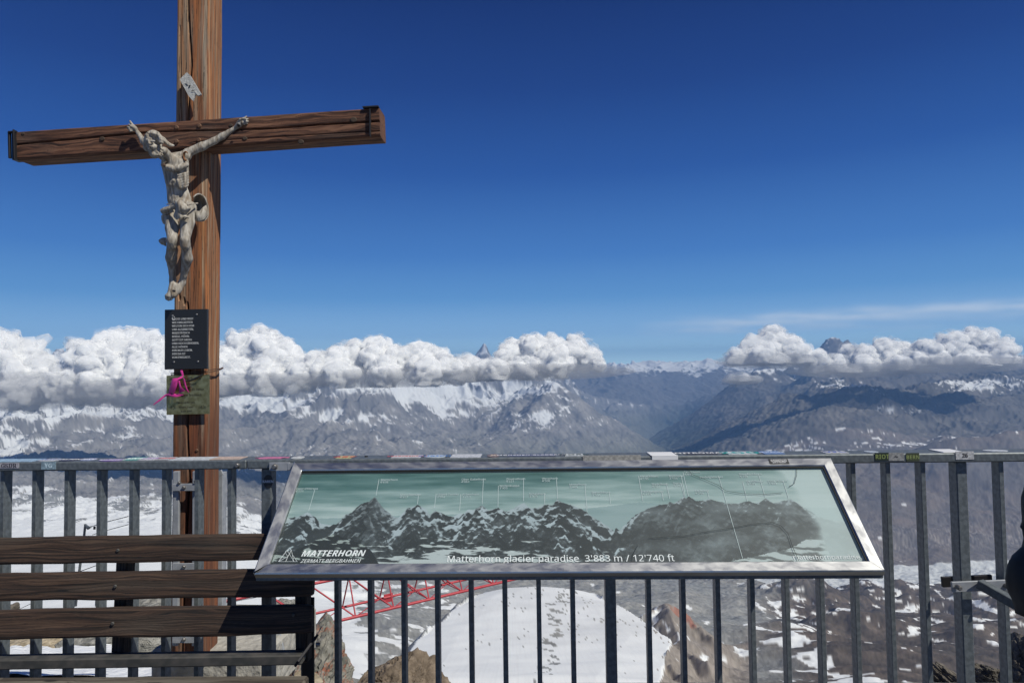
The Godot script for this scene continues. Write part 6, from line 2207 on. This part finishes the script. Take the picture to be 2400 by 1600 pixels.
# ---------------------------------------------------------------- steelwork behind the railing
func behind_fence() -> void:
	var root := thing("steel_uprights", "grey steel uprights and clamps holding the crucifix's foot behind the railing", "steel support")
	var upr := func(px0: float, px1: float, y0: float, y1: float, d: float, deep: float, m: Material) -> void:
		var z := at((px0 + px1) * 0.5, 800, d).z
		var a := atz((px0 + px1) * 0.5, y0, z)
		var b := atz((px0 + px1) * 0.5, y1, z)
		a.x = b.x
		var st := begin()
		bar(st, a, b, (px1 - px0) / FLEN * d, deep, 0.002, Vector3.RIGHT)
		part("upright", done(st), m, root)
	upr.call(482, 500, 1104, 1512, 3.97, 0.06, M.galv_pale)
	upr.call(504.5, 525, 1106, 1500, 4.05, 0.06, M.galv_pale)
	upr.call(404.5, 418, 1104, 1512, 3.72, 0.02, M.galv_pale)
	upr.call(450.5, 461.5, 1104, 1512, 3.72, 0.02, M.galv_pale)
	var cz := at(431, 800, 3.695).z
	for y in [[1133.5, 1150], [1320, 1335], [1489, 1506]]:
		var st := begin()
		bar(st, atz(404, (y[0] + y[1]) * 0.5, cz), atz(462, (y[0] + y[1]) * 0.5 - 0.6, cz), (y[1] - y[0]) / FLEN * 3.7, 0.01, 0.001)
		part("clamp", done(st), M.galv_pale, root)
		part("bolt", disc_bolt(0.010, 0.012, 6), M.bolt, root, Transform3D(Basis(), atz(431, (y[0] + y[1]) * 0.5, cz + 0.006)))
	for q in [[420, 1131], [458, 1128], [506, 1108], [494, 1165]]:
		part("bolt", disc_bolt(0.009, 0.012, 6), M.bolt, root, Transform3D(Basis(), atz(q[0], q[1], cz if q[0] < 480 else -3.93)))
	var st := begin()
	bar(st, at(484, 1124, 3.92), at(521, 1106, 3.92), 0.03, 0.012, 0.001)
	part("top_plate", done(st), M.galv_pale, root)
	st = begin()
	bar(st, at(636, 1440, 4.0), at(662, 1545, 3.9), 0.045, 0.012, 0.001, Vector3.RIGHT)
	part("strut", done(st), M.galv_pale, root)
	# rope posts on the snow
	var cp := thing("cable_post", "thin grey post with an arm, lamp and cables standing on the snow behind the bench", "post")
	part("post", tube_mesh([at(199, 1228, 20), at(196, 1258, 20), at(184, 1345, 20), at(176, 1420, 20)], [0.032, 0.034, 0.036, 0.038], 8), M.galv, cp)
	part("arm", tube_mesh([at(200, 1231, 20), at(206, 1237, 19.9), at(212, 1235, 19.8)], [0.03, 0.05, 0.02], 8), M.galv, cp)
	st = begin()
	box(st, Transform3D(Basis(), at(220.5, 1237, 19.8)), Vector3(0.05, 0.085, 0.05), 0.006)
	part("lamp_housing", done(st), M.dark_iron, cp)
	part("cable", tube_mesh([at(202, 1236, 20), at(219, 1232, 19.8), at(240, 1225, 19.5), at(300, 1210, 18)], [0.011], 5), M.dark_iron, cp)
	part("cable", tube_mesh([at(216, 1253, 20), at(240, 1245, 19.5), at(300, 1229, 18)], [0.009], 5), M.dark_iron, cp)
	part("cable", tube_mesh([at(186, 1339, 20), at(230, 1323, 19.5), at(300, 1305, 18)], [0.011], 5), M.dark_iron, cp)
	part("cable", tube_mesh([at(30, 1434, 21), at(95, 1403, 20), at(180, 1372, 20)], [0.008], 5), M.dark_iron, cp)
	var cp2 := thing("cable_post", "second thin grey post on the snow, right of the one with the lamp", "post")
	part("post", tube_mesh([at(231, 1222, 24), at(227, 1345, 24), at(224, 1420, 24)], [0.034], 8), M.galv, cp2)
	part("cable", tube_mesh([at(470, 1424, 14), at(560, 1407, 15), at(620, 1396, 16), at(700, 1384, 17)], [0.006], 5), M.dark_iron, cp2)
	# bracket bolted to the railing at the right
	var br := thing("steel_bracket", "galvanised bracket plate with two bolts and a slanting arm on the right of the railing", "bracket")
	st = begin()
	bar(st, at(2231, 1375, 2.345), at(2370.5, 1369.5, 2.335), 0.034, 0.010, 0.001)
	part("plate", done(st), M.galv_pale, br)
	st = begin()
	bar(st, at(2208, 1363.5, 2.47), at(2325, 1358, 2.46), 0.036, 0.012, 0.001)
	part("back_plate", done(st), M.dark_iron, br)
	for q in [[2246, 1376], [2359, 1372]]:
		part("bolt", disc_bolt(0.009, 0.016, 6), M.bolt, br, Transform3D(Basis(), at(q[0], q[1], 2.33)))
	st = begin()
	bar(st, at(2296, 1367, 2.33), at(2440, 1448, 2.16), 0.030, 0.030, 0.002)
	part("arm", done(st), M.galv, br)

func truss() -> void:
	var root := thing("red_truss", "red lattice girder of a crane jib below the panorama board", "crane jib")
	var A0 := at(737, 1468, 22.0)
	var A1 := at(1167, 1368, 26.2)
	A1.y = A0.y
	var t: Vector3 = (A1 - A0).normalized()
	var w := Vector3.UP.cross(t).normalized()
	if w.dot(fwd) < 0: w = -w
	var pitch := at(830, 1447, 22.9)
	var sp := absf((pitch - A0).dot(t))
	var P := func(chord: int, s: float) -> Vector3:
		var o := A0 + t * s
		if chord == 1: o += w * 1.15
		if chord == 2: o += w * 0.55 + Vector3.UP * 1.2
		return o
	for c in 3:
		part("chord", tube_mesh([P.call(c, -sp * 4.0), P.call(c, sp * 9.0)], [0.052 if c != 1 else 0.045], 10), M.red_paint, root)
	for i in range(-4, 9):
		for c in 2:
			part("brace", tube_mesh([P.call(c, sp * i), P.call(2, sp * i)], [0.026], 8), M.red_paint, root)
			part("brace", tube_mesh([P.call(c, sp * (i + 1)), P.call(2, sp * i)], [0.026], 8), M.red_paint, root)
		part("brace", tube_mesh([P.call(0, sp * i), P.call(1, sp * i)], [0.02], 8), M.red_paint, root)
		part("brace", tube_mesh([P.call(0, sp * i), P.call(1, sp * (i + 1))], [0.016], 8), M.red_paint, root)
	var st := begin()
	box(st, Transform3D(frame_between(P.call(0, 0), P.call(0, 1)), P.call(1, sp * 2.25) - Vector3.UP * 0.03), Vector3(0.35, 0.30, 0.02), 0.002)
	part("gusset_plate", done(st), M.red_paint, root)

func bystander() -> void:
	var elbow := at(2497, 1380, 1.25)
	var c := elbow + side * 0.30
	c.y = 0.0
	var root := thing("person", "person in black clothes at the right edge, only an elbow in view", "person", Transform3D(Basis(), c))
	var e := elbow - c
	var V := func(x: float, y: float, z: float) -> Vector3: return side * x + Vector3.UP * y + fwd * z
	var sh := V.call(-0.255, 1.42, -0.03) as Vector3
	var skin := plain(Color(0.42, 0.27, 0.20), 0.6)
	part("body", sdf([[V.call(0, 1.58, 0), V.call(0, 1.66, 0.01), 0.075, 0.095], [V.call(0, 1.45, 0), V.call(0, 1.58, 0), 0.06, 0.055], [V.call(0, 0.95, 0), V.call(0, 1.35, 0), 0.12, 0.13], [V.call(-0.1, 0.9, 0), V.call(-0.1, 0.08, 0), 0.075, 0.045], [V.call(0.1, 0.9, 0), V.call(0.1, 0.08, 0), 0.075, 0.045], [sh, e, 0.045, 0.035], [e, e + V.call(0.17, 0.04, 0.19), 0.035, 0.025], [e + V.call(0.17, 0.04, 0.19), e + V.call(0.23, 0.05, 0.24), 0.03, 0.03], [-sh + Vector3.UP * 2.84, V.call(0.24, 1.08, 0.02), 0.045, 0.035], [V.call(0.24, 1.08, 0.02), V.call(0.24, 0.84, 0.08), 0.035, 0.028]], 0.02, 60.0), skin, root)
	part("jacket", sdf([[V.call(-0.05, 0.86, 0), V.call(-0.07, 1.36, 0), 0.13, 0.12], [V.call(0.05, 0.86, 0), V.call(0.07, 1.36, 0), 0.13, 0.12], [sh, e, 0.075, 0.062], [e, e + V.call(0.15, 0.035, 0.165), 0.062, 0.05], [-sh + Vector3.UP * 2.84, V.call(0.24, 1.08, 0.02), 0.075, 0.062], [V.call(0.24, 1.08, 0.02), V.call(0.24, 0.88, 0.07), 0.06, 0.05], [V.call(-0.15, 1.42, 0), V.call(0.15, 1.42, 0), 0.075, 0.075]], 0.016, 50.0, noise(7.0, 3, 199), 0.03), plain(Color(0.010, 0.010, 0.012), 0.7), root)
	part("trousers", sdf([[V.call(-0.1, 0.9, 0), V.call(-0.1, 0.5, 0.01), 0.105, 0.08], [V.call(-0.1, 0.5, 0.01), V.call(-0.1, 0.1, 0), 0.08, 0.07], [V.call(0.1, 0.9, 0), V.call(0.1, 0.5, 0.01), 0.105, 0.08], [V.call(0.1, 0.5, 0.01), V.call(0.1, 0.1, 0), 0.08, 0.07]], 0.02, 60.0), plain(Color(0.015, 0.016, 0.02), 0.8), root)
	for s in [-0.1, 0.1]:
		part("shoe", sdf([[V.call(s, 0.05, -0.05), V.call(s, 0.045, 0.16), 0.05, 0.042]], 0.015, 60.0), M.rubber, root)
	part("hair", sdf([[V.call(0, 1.68, -0.02), V.call(0, 1.70, 0.02), 0.1, 0.095]], 0.015, 60.0), plain(Color(0.03, 0.02, 0.015), 0.7), root)
